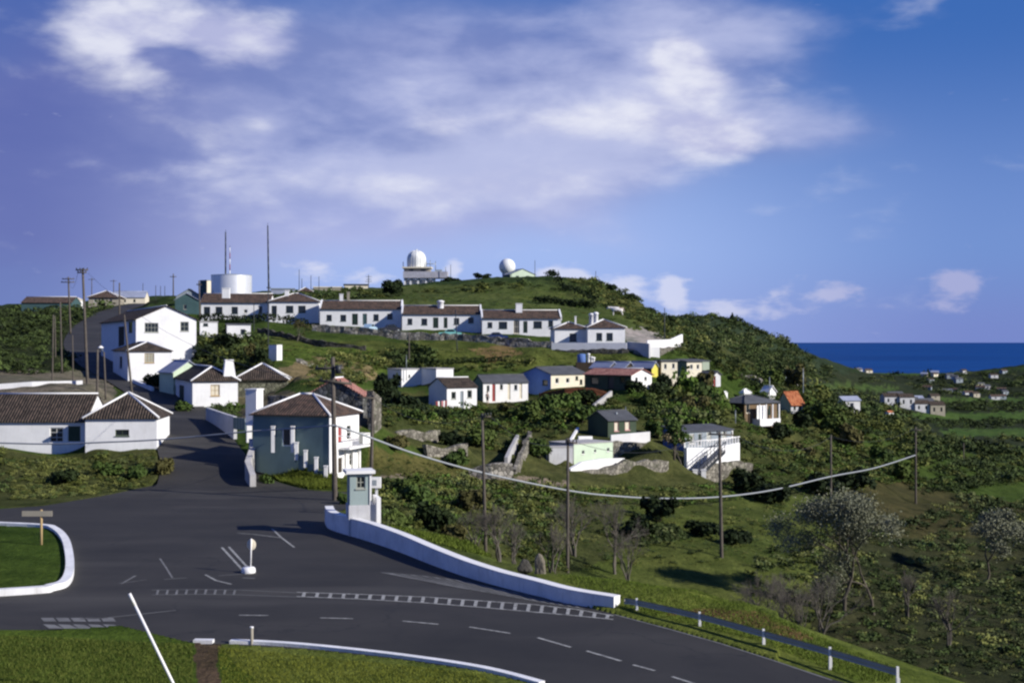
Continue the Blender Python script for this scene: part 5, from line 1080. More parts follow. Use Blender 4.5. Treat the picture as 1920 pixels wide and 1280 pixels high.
# ------------------------------------------------------------------ road furniture
def island_sign():
    p = G0(466, 1073); t = thing('traffic_island_sign', 'round pale sign on a white post and low round base in the road', 'road sign', p)
    mb = MB(); mb.lathe([(.31, -.02), (.34, .03), (.32, .2), (.27, .26), (0, .28)], 24); mb.build('base', WHITE, t)
    mb = MB(); mb.tube([Vector((.1, 0, .2)), Vector((.13, 0, 1.62))], .035, 10); mb.build('post', WHITE_CLEAN, t)
    mb = MB(); M = Matrix.Translation((.13, .05, 1.32)) @ Matrix.Rotation(R(90), 4, 'X') @ Matrix.Scale(1.25, 4, (0, 1, 0)); mb.lathe([(0, -.012), (.205, -.012), (.215, 0), (.205, .012), (0, .012)], 32); xf(mb, M); mb.build('sign_disc', CREAM, t)
island_sign()
def booth():
    a = P(656, 968, 75.0); t = thing('roadside_booth', 'narrow blue-green roadside booth with white roof slab and small window on a pale plinth', 'booth', a, R(14)); k = 75 / F
    w, d = 1.22, 1.25; z1 = (968 - 947) * k; z2 = (968 - 888) * k; z3 = (968 - 882) * k
    mb = MB(); mb.box(-.06, -.06, -1.4, w + .42, d + .1, z1); mb.build('plinth', LAV, t)
    w1 = MB(); ops = [(w * .30, w * .72, z1 + (947 - 916) * k, z1 + (947 - 893) * k)]
    wall_face(w1, (0, 0, 0), (1, 0, 0), (0, -1, 0), w, z1 + .003, z2, ops, .1)
    wall_face(w1, (0, 0, 0), (0, 1, 0), (-1, 0, 0), d, z1 + .003, z2, []); wall_face(w1, (0, d, 0), (1, 0, 0), (0, 1, 0), w, z1 + .003, z2, []); w1.build('wall', mat('booth_grey_green', (.30, .37, .36), .85, .12), t)
    w2 = MB(); wall_face(w2, (w + .003, -.06, 0), (0, 1, 0), (1, 0, 0), d + .06, z1 + .003, z2, []); w2.box(w - .10, -.065, z1 + .004, w + .0, -.003, z2); w2.build('corner_post', WHITE_CLEAN, t)
    opening(t, Matrix.Identity(4), (0, 0, 0), (1, 0, 0), (0, -1, 0), ops[0], dict(kind='window', fr=FRAME_G, fill=GLASS, bars=(2, 2)))
    mb = MB(); mb.box(-.22, -.22, z2 + .003, w + .2, d + .2, z3); mb.build('roof', WHITE_CLEAN, t)
    mb = MB(); mb.box(w + .26, -.3, -1.3, w + .5, d + .12, z1 + .42); mb.build('side_wall', WHITE_CLEAN, t)
booth()
def mailbox():
    a = P(706, 960, 77.5); t = thing('notice_box', 'small white box on a post just right of the booth', 'box', a); k = 77.5 / F
    mb = MB(); mb.box(-.07, -.05, -.8, .07, .05, (960 - 915) * k); mb.build('post', WHITE, t)
    mb = MB(); mb.box(-.28, -.16, (960 - 914) * k + .003, .26, .14, (960 - 894) * k); mb.build('cabinet', WHITE_CLEAN, t)
    mb = MB(); mb.box(-.22, -.175, (960 - 909) * k, .02, -.163, (960 - 899) * k); mb.build('panel', SLATE, t)
mailbox()
def guardrail():
    pts = [(1166, 1146), (1190, 1149), (1308, 1176), (1428, 1210), (1553, 1246), (1680, 1285)]; t = thing('guardrail', 'grey-blue steel guardrail with pale posts along the road edge at the lower right', 'guardrail', (0, 0, 0))
    W3 = [G0(a, b) for a, b in pts]; off = [p + Vector((.10, .15, 0)) for p in W3]
    ps = catmull(off, 6); mb = MB(); prof = [(-.12, 0), (-.08, .045), (-.04, .045), (0, 0), (.04, .045), (.08, .045), (.12, 0)]
    L = []
    for k, p in enumerate(ps):
        tt = (ps[min(k + 1, len(ps) - 1)] - ps[max(k - 1, 0)]); tt.z = 0; tt.normalize(); n = Vector((-tt.y, tt.x, 0)) * -1
        L.append([p + Vector((0, 0, .40 + a)) - n * b for a, b in prof])
    for k in range(len(L) - 1):
        for j in range(len(prof) - 1): mb.face([L[k][j], L[k + 1][j], L[k + 1][j + 1], L[k][j + 1]], smooth=True)
    mb.build('rail', mat('dull_rail_steel', (.44, .42, .35), .7, .2, 1), t)
    for p in off[1:]:
        mb = MB(); mb.box(p.x - .04, p.y - .01, -.3, p.x + .04, p.y + .07, .57); mb.box(p.x - .05, p.y - .085, -.1, p.x + .05, p.y - .06, .23); mb.build('post', WHITE_CLEAN, t)
guardrail()
def simple_post(name, label, cat, px, pb, pt, D, r, m, dx=0, capm=None):
    a, b = P(px, pb, D), P(px + dx, pt, D); t = thing(name, label, cat, a); mb = MB(); mb.tube([Vector((0, 0, -.4)), Vector(), b - a], r, 10); mb.build('shaft', m, t)
    mb = MB(); v = b - a; mb.tube([v * .9, v * 1.005], r * 1.12, 10); mb.build('band', capm or m, t)
simple_post('marker_post', 'small pale marker post at the kerb of the main road', 'marker post', 472, 1204, 1174, 48.2, .06, TANW, 0, WHITE_CLEAN)
simple_post('slanted_pole', 'long white slanting pole rising over the grass at the bottom left', 'pole', 345, 1322, 1113, 41, .045, WHITE_CLEAN, -102)
def left_sign():
    a = G0(74, 1025); t = thing('wooden_signpost', 'wooden signpost with ochre board cut by the left edge', 'signpost', a); k = a.y / F
    mb = MB(); mb.tube([Vector((.1, 0, -.3)), Vector((.1, 0, (1025 - 955) * k))], .07, 8); mb.build('post', OCHRE, t)
    mb = MB(); mb.box(-.9, -.12, (1025 - 967) * k, .72, -.075, (1025 - 957) * k); mb.build('board', TANW, t)
left_sign()

# ------------------------------------------------------------------ hilltop station
def radar_tower():
    a = P(757, 538, 430); t = thing('radar_tower', 'radar tower with ribbed white egg-shaped radome on a tan cabin and lavender deck', 'radar tower', a); k = 430 / F
    Z = lambda y: (538 - y) * k; X = lambda x: (x - 757) * k
    mb = MB()
    for x in (757, 768, 782, 797, 811): mb.box(X(x), .3, -2, X(x) + .55, 7, Z(521) - .003)
    mb.box(X(759), 2, -2, X(812), 7, Z(523)); mb.build('legs', WHITE, t)
    mb = MB(); mb.box(X(756), -.4, Z(521), X(839), 7.6, Z(509)); mb.build('deck', mat('deck_panel', (.42, .42, .47)), t)
    mb = MB(); mb.box(X(757), .6, Z(509) + .003, X(806), 7, Z(502.5)); mb.build('cabin', TANW, t)
    for x in (767, 789):
        mb = MB(); mb.box(X(x), .57, Z(508), X(x + 8), .597, Z(504.5)); mb.build('window', GLASS, t)
    mb = MB(); mb.box(X(754), -.2, Z(502.5) + .003, X(809), 7.6, Z(500)); mb.build('cabin_roof', CREAM, t)
    mb = MB(); mb.box(X(815), 1, Z(509) + .003, X(828), 4, Z(505)); mb.build('equipment_box', SLATE, t)
    cx, cy, z0, r = X(779.5), 3.6, Z(500) + .003, 17.5 * k
    mb = MB(); prof = [(r * .96, z0), (r, z0 + r * .45), (r, z0 + r * .85)] + [(r * math.cos(q * math.pi / 20), z0 + r * .85 + r * math.sin(q * math.pi / 20)) for q in range(1, 11)]; prof[-1] = (0, prof[-1][1]); mb.lathe(prof, 40, (cx, cy)); rd = mb.build('radome', mat('radome_shell', (.76, .77, .74), .5, .06), t)
    mb = MB()
    for q in range(12):
        an = 2 * math.pi * q / 12; mb.tube([Vector((cx + (rr + .03) * math.cos(an), cy + (rr + .03) * math.sin(an), z)) for rr, z in prof[:-2]], .07, 5)
    mb.lathe([(.35, prof[-1][1] - .03), (.3, prof[-1][1] + .25), (0, prof[-1][1] + .3)], 10, (cx, cy)); mb.build('ribs', mat('radome_rib', (.62, .63, .60), .6, .1), rd)
    mb = MB(); f = lambda x, y: Vector((X(x), 2.2, Z(y)))
    for q in ((799, 502, 799, 489), (806, 502, 806, 487), (816, 506, 816, 489), (799, 494, 816, 494), (755, 500, 755, 490), (845 - 10, 509, 835, 500)): mb.tube([f(q[0], q[1]), f(q[2], q[3])], .13, 6)
    mb.build('antenna_frame', METAL, t)
radar_tower()
def radome():
    a = P(951, 522, 440); k = 440 / F; t = thing('round_radome', 'round white radome ball on a short collar behind the pale green hilltop building', 'radome', a); r = 15.3 * k; zc = (522 - 500) * k
    mb = MB(); mb.lathe([(max(0, r * math.sin(q * math.pi / 24)), zc - r * math.cos(q * math.pi / 24)) for q in range(2, 25)], 36); mb.build('ball', mat('radome_shell', (.76, .77, .74), .5, .06), t)
    mb = MB(); mb.lathe([(r * .62, -1.5), (r * .62, zc - r * .72), (0, zc - r * .72)], 24); mb.build('collar', LAV, t)
radome()
def tank():
    a = P(434, 553, 332); k = 332 / F; t = thing('water_tank', 'broad cylindrical aluminium water tank on the skyline, glaring white on its right', 'water tank', a); r = 37.5 * k; h = 36.5 * k
    mb = MB(); mb.lathe([(r, -2), (r, h * .5), (r, h)], 64); mb.build('shell', mat('aluminium_tank', (.82, .83, .85), .36, .05, 1, metal=.45), t)
    mb = MB(); mb.lathe([(r + .05, h + .003), (r + .05, h + .08), (0, h + .45)], 64, smooth=False); mb.build('lid', SLATE, t)
tank()
def tank_hut():
    a = P(1083, 684, 200); k = 200 / F; t = thing('blue_tank_hut', 'small hut with a blue water drum and white round pipes above the sheet-roof sheds', 'hut', a)
    mb = MB(); mb.box(-.2, 0, -1.5, 2.7, 2.2, 5 * k); mb.build('base', DWOOD, t)
    mb = MB(); mb.lathe([(.66, 5 * k + .003), (.68, .6), (.66, 20 * k), (0, 20 * k + .1)], 20, (.66, .9)); mb.build('drum', BLUEW, t)
    for x, h in ((1.68, 21), (2.15, 15), (2.45, 14)):
        mb = MB(); mb.lathe([(.20, 5 * k + .003), (.20, h * k - .2), (.26, h * k - .15), (.26, h * k), (0, h * k + .1)], 12, (x, .6)); mb.build('pipe', WHITE_CLEAN, t)
tank_hut()
def round_thing():
    a = P(1355, 760, 196); k = 196 / F; t = thing('white_cylinder_tank', 'white upright cylinder tank left of the grey hipped roof', 'tank', a)
    mb = MB(); mb.lathe([(.72, -1.5), (.72, 25 * k), (.66, 27 * k), (0, 27.5 * k)], 24); mb.build('shell', WHITE_CLEAN, t); mb = MB(); mb.box(.5, -.5, -1, 2.0, .6, 12 * k); mb.build('plinth', LAV, t)
round_thing()

# ------------------------------------------------------------------ cars behind the wall
def car(label, px, py, D, L, m, yaw):
    p = P(px, py, D); t = thing('parked_car', label, 'car', p, yaw, 'cars parked before the ridge terrace'); w = 1.55
    def ext(mb, prof, y0, y1, inset=0):
        n = len(prof); a = [(x, y0 + inset, z) for x, z in prof]; b = [(x, y1 - inset, z) for x, z in prof]; mb.face(a); mb.face(b[::-1])
        for k in range(n): j = (k + 1) % n; mb.face([a[k], a[j], b[j], b[k]])
    h = L / 2; mb = MB(); ext(mb, [(-h, .28), (-h - .05, .55), (-h + .05, .78), (-h * .45, .86), (h * .5, .86), (h - .1, .76), (h, .55), (h - .05, .28)], -w / 2, w / 2)
    ext(mb, [(-h * .48, .861), (-h * .25, 1.33), (h * .28, 1.36), (h * .55, .861)], -w / 2, w / 2, .1); mb.build('body', m, t)
    mb = MB(); ext(mb, [(-h * .40, .9), (-h * .22, 1.27), (h * .24, 1.29), (h * .46, .9)], -w / 2 + .088, w / 2 - .088); mb.build('windows', GLASS, t)
    for x in (-h * .62, h * .62):
        for y in (-w / 2 + .08, w / 2 - .08):
            mb = MB(); mb.lathe([(0, -.09), (.24, -.09), (.30, -.05), (.30, .05), (.24, .09), (0, .09)], 16); xf(mb, Matrix.Translation((x, y, .30)) @ Matrix.Rotation(R(90), 4, 'X')); wh = mb.build('wheel', DARKM, t)
            mb = MB(); mb.lathe([(0, -.1), (.14, -.1), (.14, .1), (0, .1)], 12); xf(mb, Matrix.Translation((x, y, .30)) @ Matrix.Rotation(R(90), 4, 'X')); mb.build('hubcap', METAL, wh)
CB = mat('pale_blue_car_paint', (.35, .5, .62), .3, .05); CDK = mat('dark_car_paint', (.02, .022, .03), .3, .05); CT = mat('turquoise_car_paint', (.22, .55, .52), .3, .05); CN = mat('navy_car_paint', (.02, .04, .14), .3, .05)
car('pale blue small car behind the stone wall, outside the second row house', 692, 622, 224, 3.2, CB, R(70)); car('dark rounded car at the right end of the second row house', 732, 623, 223.5, 3.6, CDK, R(25))
car('turquoise car behind the stone wall, outside the third row house', 844, 632, 221, 3.9, CT, R(4)); car('navy blue car outside the rightmost row house', 929, 638, 219, 4.1, CN, R(6))

# ------------------------------------------------------------------ cattle, person, washing
def skin_obj(name, verts, edges, radii, m, parent):
    me = bpy.data.meshes.new(name); bm = bmesh.new(); lay = bm.verts.layers.skin.verify(); bv = []
    for v, r in zip(verts, radii):
        q = bm.verts.new(v); q[lay].radius = r if isinstance(r, tuple) else (r, r); bv.append(q)
    bv[0][lay].use_root = True
    for a, b in edges: bm.edges.new((bv[a], bv[b]))
    bm.to_mesh(me); bm.free(); me.materials.append(m); o = bpy.data.objects.new(name, me); COL.objects.link(o); o.parent = parent
    o.modifiers.new('skin', 'SKIN').use_smooth_shade = True; s = o.modifiers.new('sub', 'SUBSURF'); s.levels = s.render_levels = 1; return o
def cow(label, px, py, D, yaw, m, lying=False, sc=1.0):
    p = P(px, py, D); p.z = max(p.z, tz(p.x, p.y)) if not lying else tz(p.x, p.y) - .25
    t = thing('cow', label, 'cow', p, yaw); t.scale = (sc, sc, sc)
    v = [(-.75, 0, 1.05), (-.2, 0, 1.03), (.4, 0, 1.05), (.75, 0, 1.15), (1.1, 0, 1.3), (1.35, 0, 1.28), (1.62, 0, 1.08)]; r = [.32, .40, .37, .30, .19, .17, .10]; e = [(k, k + 1) for k in range(6)]
    for s in (-1, 1):
        i = len(v); v += [(.55, .17 * s, .75), (.57, .18 * s, .42), (.55, .18 * s, .04)]; r += [.13, .075, .07]; e += [(2, i), (i, i + 1), (i + 1, i + 2)]
        i = len(v); v += [(-.78, .18 * s, .78), (-.68, .18 * s, .55), (-.85, .18 * s, .40), (-.82, .18 * s, .04)]; r += [.15, .10, .07, .07]; e += [(0, i), (i, i + 1), (i + 1, i + 2), (i + 2, i + 3)]
    i = len(v); v += [(-1.08, 0, 1.15), (-1.14, 0, .6)]; r += [.045, .035]; e += [(0, i), (i, i + 1)]
    for s in (-1, 1): i = len(v); v += [(1.3, .22 * s, 1.34)]; r += [.05]; e += [(5, i)]
    skin_obj('body', v, e, r, m, t)
    mb = MB()
    for s in (-1, 1): mb.tube([Vector((1.36, .10 * s, 1.38)), Vector((1.38, .22 * s, 1.46)), Vector((1.42, .24 * s, 1.56))], [.035, .028, .012], 6)
    mb.build('horns', CREAM, t)
def cowhide():
    m = bpy.data.materials.new('white_and_brown_hide'); m.use_nodes = True; w = NT(m.node_tree); b = m.node_tree.nodes['Principled BSDF']; b.inputs['Roughness'].default_value = .8
    tc = w.n('ShaderNodeTexCoord'); n = w.noise(tc.outputs['Object'], 1.3, 2, .5); w.put(b.inputs['Base Color'], w.ramp(n, [(.47, (.75, .72, .68)), (.52, (.30, .22, .18))])); return m
cow('white and brown cow standing at the edge of the bushes on the hillside', 1157, 592, 258, R(172), cowhide(), sc=1.25)
cow('black cow lying in the grass below the terrace', 1009, 676, 199, R(180), mat('black_hide', (.015, .013, .012), .8, .2), True)
def person():
    p = P(914, 758, 181.5); t = thing('person', 'person in dark coat and pale top standing before the house with the red door', 'person', p, R(160))
    v = [(0, 0, .95), (0, 0, 1.2), (0, 0, 1.42), (0, .01, 1.53), (0, .02, 1.66), (0, .02, 1.76)]; r = [(.16, .11), (.15, .10), (.18, .10), .055, .10, .08]; e = [(k, k + 1) for k in range(5)]
    for s in (-1, 1):
        i = len(v); v += [(.2 * s, 0, 1.40), (.26 * s, .03, 1.13), (.24 * s, -.08, .90), (.235 * s, -.10, .82)]; r += [.06, .05, .04, .035]; e += [(2, i), (i, i + 1), (i + 1, i + 2), (i + 2, i + 3)]
        i = len(v); v += [(.09 * s, 0, .85), (.10 * s, -.01, .48), (.10 * s, .02, .08), (.10 * s, -.13, .04)]; r += [.09, .065, .05, .04]; e += [(0, i), (i, i + 1), (i + 1, i + 2), (i + 2, i + 3)]
    skin_obj('body', v, e, r, mat('skin_tone', (.42, .27, .20), .7, .1), t)
    skin_obj('coat', [(0, 0, .55), (0, 0, .95), (0, 0, 1.2)], [(0, 1), (1, 2)], [(.22, .17), (.19, .14), (.19, .13)], mat('dark_coat', (.025, .028, .04), .9, .2), t)
    skin_obj('blouse', [(0, 0, 1.22), (0, 0, 1.43), (.2, 0, 1.41), (.27, .03, 1.13), (-.2, 0, 1.41), (-.27, .03, 1.13)], [(0, 1), (1, 2), (2, 3), (1, 4), (4, 5)], [(.17, .12), (.19, .12), .08, .065, .08, .065], mat('pale_blouse', (.6, .6, .6), .9, .1), t)
    mb = MB(); mb.lathe([(.105, 1.64), (.125, 1.72), (.10, 1.82), (0, 1.855)], 14, (0, .035)); mb.build('hair', mat('dark_hair', (.02, .015, .012), .7, .2), t)
person()
def washing():
    a, b = P(816, 752, 172), P(838, 750, 173.5); t = thing('washing_line', 'washing line with red, white and dark cloths beside the small tile-roofed cottage', 'washing line', Vector((a.x, a.y, tz(a.x, a.y))))
    g = t.location; mb = MB()
    for p in (a, b): mb.tube([Vector((p.x - g.x, p.y - g.y, -.5)), Vector((p.x - g.x, p.y - g.y, p.z - g.z + .05))], .04, 6)
    mb.tube([a - g, (a + b) / 2 - g - Vector((0, 0, .05)), b - g], .012, 4); mb.build('posts', POLE, t)
    for k, m in enumerate((RED, WHITE_CLEAN, DWOOD, mat('pink_cloth', (.6, .25, .25)), WHITE_CLEAN, RED)):
        p = a.lerp(b, .08 + k * .155) - g; q = a.lerp(b, .20 + k * .155) - g; mb = MB(); n = 5; L1 = []
        for j in range(n): s = j / (n - 1); L1.append((p.lerp(q, s) + Vector((0, 0, -.04)), p.lerp(q, s) + Vector((0, .06 * math.sin(s * 7 + k), -.85 - .1 * (k % 3)))))
        for j in range(n - 1): mb.face([L1[j][0], L1[j + 1][0], L1[j + 1][1], L1[j][1]])
        o = mb.build('cloth', m, t); sm = o.modifiers.new('thick', 'SOLIDIFY'); sm.thickness = .015
washing()
def picket():
    t = thing('picket_fence', 'brown board fence below the blue-gabled house and the pink-roofed house', 'fence', (0, 0, 0)); pts = [P(1012, 737, 183), P(1060, 738, 181), P(1110, 742, 177), P(1138, 743, 173)]
    for p in pts: p.z = tz(p.x, p.y)
    mb = MB(); rl = MB()
    for a, b in zip(pts, pts[1:]):
        n = int((b - a).length / .22)
        for k in range(n): p = a.lerp(b, k / n); mb.box(p.x - .07, p.y - .02, p.z - .4, p.x + .07, p.y + .02, p.z + .85 + .08 * random.random())
        rl.tube([a + Vector((0, .05, .6)), b + Vector((0, .05, .6))], .04, 5)
    mb.build('boards', mat('red_brown_boards', (.16, .06, .03), .9, .3), t); rl.build('rails', DWOOD, t)
picket()
def boulder(label, px, pb, D, w, h, m):
    p = P(px, pb, D); n = 24; mb = MB(); bm = bmesh.new(); bmesh.ops.create_icosphere(bm, subdivisions=3, radius=1); rr = random.Random(px)
    ph = [rr.uniform(0, 6) for _ in range(6)]
    for v in bm.verts: f = 1 + .16 * math.sin(v.co.x * 3 + ph[0]) * math.sin(v.co.y * 3 + ph[1]) + .12 * math.sin(v.co.z * 4 + ph[2]) + .06 * math.sin(v.co.x * 9 + ph[3]) * math.sin(v.co.z * 8 + ph[4]); v.co = Vector((v.co.x * w / 2 * f, v.co.y * w / 2.4 * f, v.co.z * h * .62 * f + h * .38))
    me = bpy.data.meshes.new('boulder'); bm.to_mesh(me); bm.free(); me.materials.append(m); o = bpy.data.objects.new('boulder', me); COL.objects.link(o); o.location = p; tag(o, label, 'boulder')
RK = mat('weathered_rock', (.17, .15, .115), .95, .4, 2, .8, 6)
boulder('tall pointed pale boulder standing behind the white roadside wall', 1013, 1084, 60.5, .62, 1.0, RK); boulder('darker rounded boulder left of the tall pointed one', 984, 1072, 62, .7, .55, mat('dark_rock', (.07, .065, .055), .95, .4, 2, .8, 6))

# ------------------------------------------------------------------ the far village
def village(label, group, spots, cat='house'):
    for i, (px, D, w, d, hh, rz, m, rm) in enumerate(spots):
        x = U(px) * D; z = tz(x, D); t = thing('village_house', label, cat, (x, D, z), rz, group); mb = MB()
        mb.box(-w / 2, -d / 2, -3, w / 2, d / 2, hh); ry = d * .28
        for sx in (-w / 2, w / 2): mb.face([(sx, -d / 2, hh), (sx, d / 2, hh), (sx, 0, hh + ry)])
        mb.build('wall', m, t); mb = MB(); o = .3
        for s in (-1, 1): mb.face([(-w / 2 - o, s * (d / 2 + o), hh - .15), (w / 2 + o, s * (d / 2 + o), hh - .15), (w / 2 + o, 0, hh + ry + .1), (-w / 2 - o, 0, hh + ry + .1)], [(0, 0), (w, 0), (w, d * .6), (0, d * .6)])
        mb.build('roof', rm, t)
        for k in range(max(1, int(w / 4))):
            mb = MB(); xx = -w / 2 + w * (k + .5) / max(1, int(w / 4)); mb.box(xx - .5, -d / 2 - .04, hh * .35, xx + .5, -d / 2 - .004, hh * .75); mb.build('window', GLASS, t)
rv = random.Random(5); VW = [LAV, TANW, LAV, SLATE, SLATE, CREAM]; VR = [TILE_D, TILE_D, TILE_B, FELT, SHEET]  # greyed wall colours stand in for haze over the distant houses
def rnd(px0, px1, D0, D1, n, big=1.0):
    return [(rv.uniform(px0, px1), rv.uniform(D0, D1), rv.uniform(8, 14) * big, rv.uniform(6, 8) * big, rv.uniform(3.2, 5.5) * big, rv.uniform(-.5, .7), rv.choice(VW), rv.choice(VR)) for _ in range(n)]
village('pale house in the cluster among the valley fields, right of the slope', 'houses in the valley fields', [(1668 + k * 9.5, 690 + (k % 3) * 16, 8, 6, 4.4 + (k % 2), .15, VW[(0, 2, 0, 2, 1)[k % 5]], VR[(1, 3, 4)[k % 3]]) for k in range(10)])
village('tiny house in the coastal row below the headland', 'houses along the coast', rnd(1525, 1635, 1230, 1330, 14, .65))
village('small house in the far seaside town at the right edge', 'houses of the seaside town', rnd(1730, 1885, 850, 1250, 30, .58))
for (px, D, w, m, rm, rz, lab) in ((1676, 400, 3.6, WHITE_CLEAN, SHEET, .3, 'lone low house with pale roof left of the far right pole'), (1713, 410, 2.8, CREAM, TILE_B, .9, 'small bright house just left of the far right pole top'), (1736, 420, 4, WHITE_CLEAN, SHEET, -.5, 'low house with pale sloping roof right of the far right pole'), (1750, 420, 3, LAV, SHEET, .1, 'low pale shed below the valley fields at the right'), (1787, 255, 2.2, CREAM, TILE_O, .8, 'small ochre-sunlit hut near the right edge of the valley'), (1668, 560, 3.2, WHITE_CLEAN, TILE_O, .6, 'small house with reddish roof on the dark hedged ground'), (1590, 330, 5, LAV, SHEET, .4, 'long low grey shed at the foot of the scrub slope'), (1485, 245, 2.6, WHITE_CLEAN, SHEET, .4, 'white-gabled hut hidden right of the orange roof'), (1862, 250, 2.4, CREAM, TILE_B, .7, 'small sunlit hut at the extreme right edge')):
    village(lab, None, [(px, D, w, w * .62, min(2.9, w * .6), rz, m, rm)])

# ------------------------------------------------------------------ vegetation
def leaf_cloud(lobes, n, size, rng, up=.15, flat=1.0):
    c = np.array([l[0] for l in lobes], float); r = np.array([l[1] for l in lobes], float); wgt = (r.prod(1)) ** .667; idx = rng.choice(len(lobes), n, p=wgt / wgt.sum())
    d = rng.normal(size=(n, 3)); d /= np.linalg.norm(d, axis=1)[:, None]; d[:, 2] = np.where(d[:, 2] < -.35, -d[:, 2], d[:, 2])
    rad = 1 - .42 * rng.random(n) ** 1.6
    rad *= 1 + .16 * rng.normal(size=n) * (rng.random(n) < .3)
    p = c[idx] + d * r[idx] * rad[:, None]
    nn = d + rng.normal(size=(n, 3)) * .55; nn[:, 2] += up; nn /= np.linalg.norm(nn, axis=1)[:, None]
    a = np.cross(nn, rng.normal(size=(n, 3))); a /= np.linalg.norm(a, axis=1)[:, None]; b = np.cross(nn, a)
    s = size * rng.uniform(.55, 1.3, n)[:, None]; a *= s; b *= s * rng.uniform(.5, .9, n)[:, None]
    v = np.stack([p - a * .9, p - b * .8 + a * .1, p + a, p + b * .8 - a * .1], 1).reshape(-1, 3)
    return v, np.arange(4 * n).reshape(-1, 4)
def lobes_bush(rng, k=6, sp=.55, zs=.8):
    L = [((0, 0, .42 * zs), (.7, .7, .5 * zs))]
    for _ in range(k):
        a = rng.uniform(0, 6.28); d = rng.uniform(.3, sp + .2); h = rng.uniform(.2, .85) * zs; q = rng.uniform(.22, .48); L.append(((math.cos(a) * d, math.sin(a) * d, h), (q, q, q * rng.uniform(.7, 1.1))))
    return L
VR_ = np.random.default_rng(3)
CL = [leaf_cloud(lobes_bush(VR_, 5, .6, (.7, .9, 1.1, .5, .8)[k]), 80, .17, VR_) for k in range(5)]
def project(x, y, z): return CX + x / y * F, CY + (HC - z) / y * F
def house_mask(x, y, mg=.35):
    ok = np.ones(len(x), bool)
    for h in HOUSES:
        for e in [h] + h.get('extra', []):
            dx, dy = x - e['x0'], y - e['D']; a = dx * e['dR'][0] + dy * e['dR'][1]; b = dx * e['dL'][0] + dy * e['dL'][1]; ok &= ~((a > -mg) & (a < e['Lr'] + mg) & (b > -mg) & (b < e['Ll'] + mg))
    if len(RCA):
        for s in range(0, len(x), 4000):
            q = slice(s, s + 4000); dd = (x[q, None] - RCA[None, :, 0]) ** 2 + (y[q, None] - RCA[None, :, 1]) ** 2; j = dd.argmin(1); ok[q] &= np.sqrt(dd[np.arange(len(j)), j]) > RCA[j, 3] + .4
    ok &= ~inpoly(x, y, JW)
    return ok
DARKG, MIDG, OLIVE, BRITE, DRYG, GREYB = (.48, .56, .5), (.85, 1.0, .85), (1.2, 1.12, .8), (1.0, 1.35, .7), (2.0, 1.75, 1.5), (1.45, 1.4, 1.5)
def scatter(name, regions, m):
    VV, FF, CC, base = [], [], [], 0
    for poly, D0, D1, n, size, tints, hz in regions:
        P_ = np.array(poly, float); pu = (P_[:, 0].min() - CX) / F, (P_[:, 0].max() - CX) / F
        u = VR_.uniform(pu[0], pu[1], n * 14); D = np.exp(VR_.uniform(math.log(D0), math.log(D1), n * 14)); x = u * D; z = terr(x, D); px, py = project(x, D, z)
        ok = inpoly(px, py, poly) & house_mask(x, D); k = np.where(ok)[0][:n]
        for i in k:
            cv, cf = CL[VR_.integers(len(CL))]; s = size * D[i] / 100 * VR_.uniform(.55, 1.5) * (1 + .7 * (VR_.random() < .12)); a = VR_.uniform(0, 6.28); ca, sa = math.cos(a), math.sin(a); sz = s * hz * VR_.uniform(.7, 1.35)
            v = np.c_[(cv[:, 0] * ca - cv[:, 1] * sa) * s + x[i], (cv[:, 0] * sa + cv[:, 1] * ca) * s + D[i], cv[:, 2] * sz + z[i] - .12 * sz]
            t = np.array(tints[VR_.integers(len(tints))]) * VR_.uniform(.75, 1.25); VV.append(v); FF.append(cf + base); CC.append(np.tile(t, (len(v), 1))); base += len(v)
    return tag(np_mesh(name, np.concatenate(VV), np.concatenate(FF), m, col=np.concatenate(CC)), kind='stuff')
LEAF = leaf_mat('scrub_leaves', (.044, .058, .020), (.098, .118, .038), True)
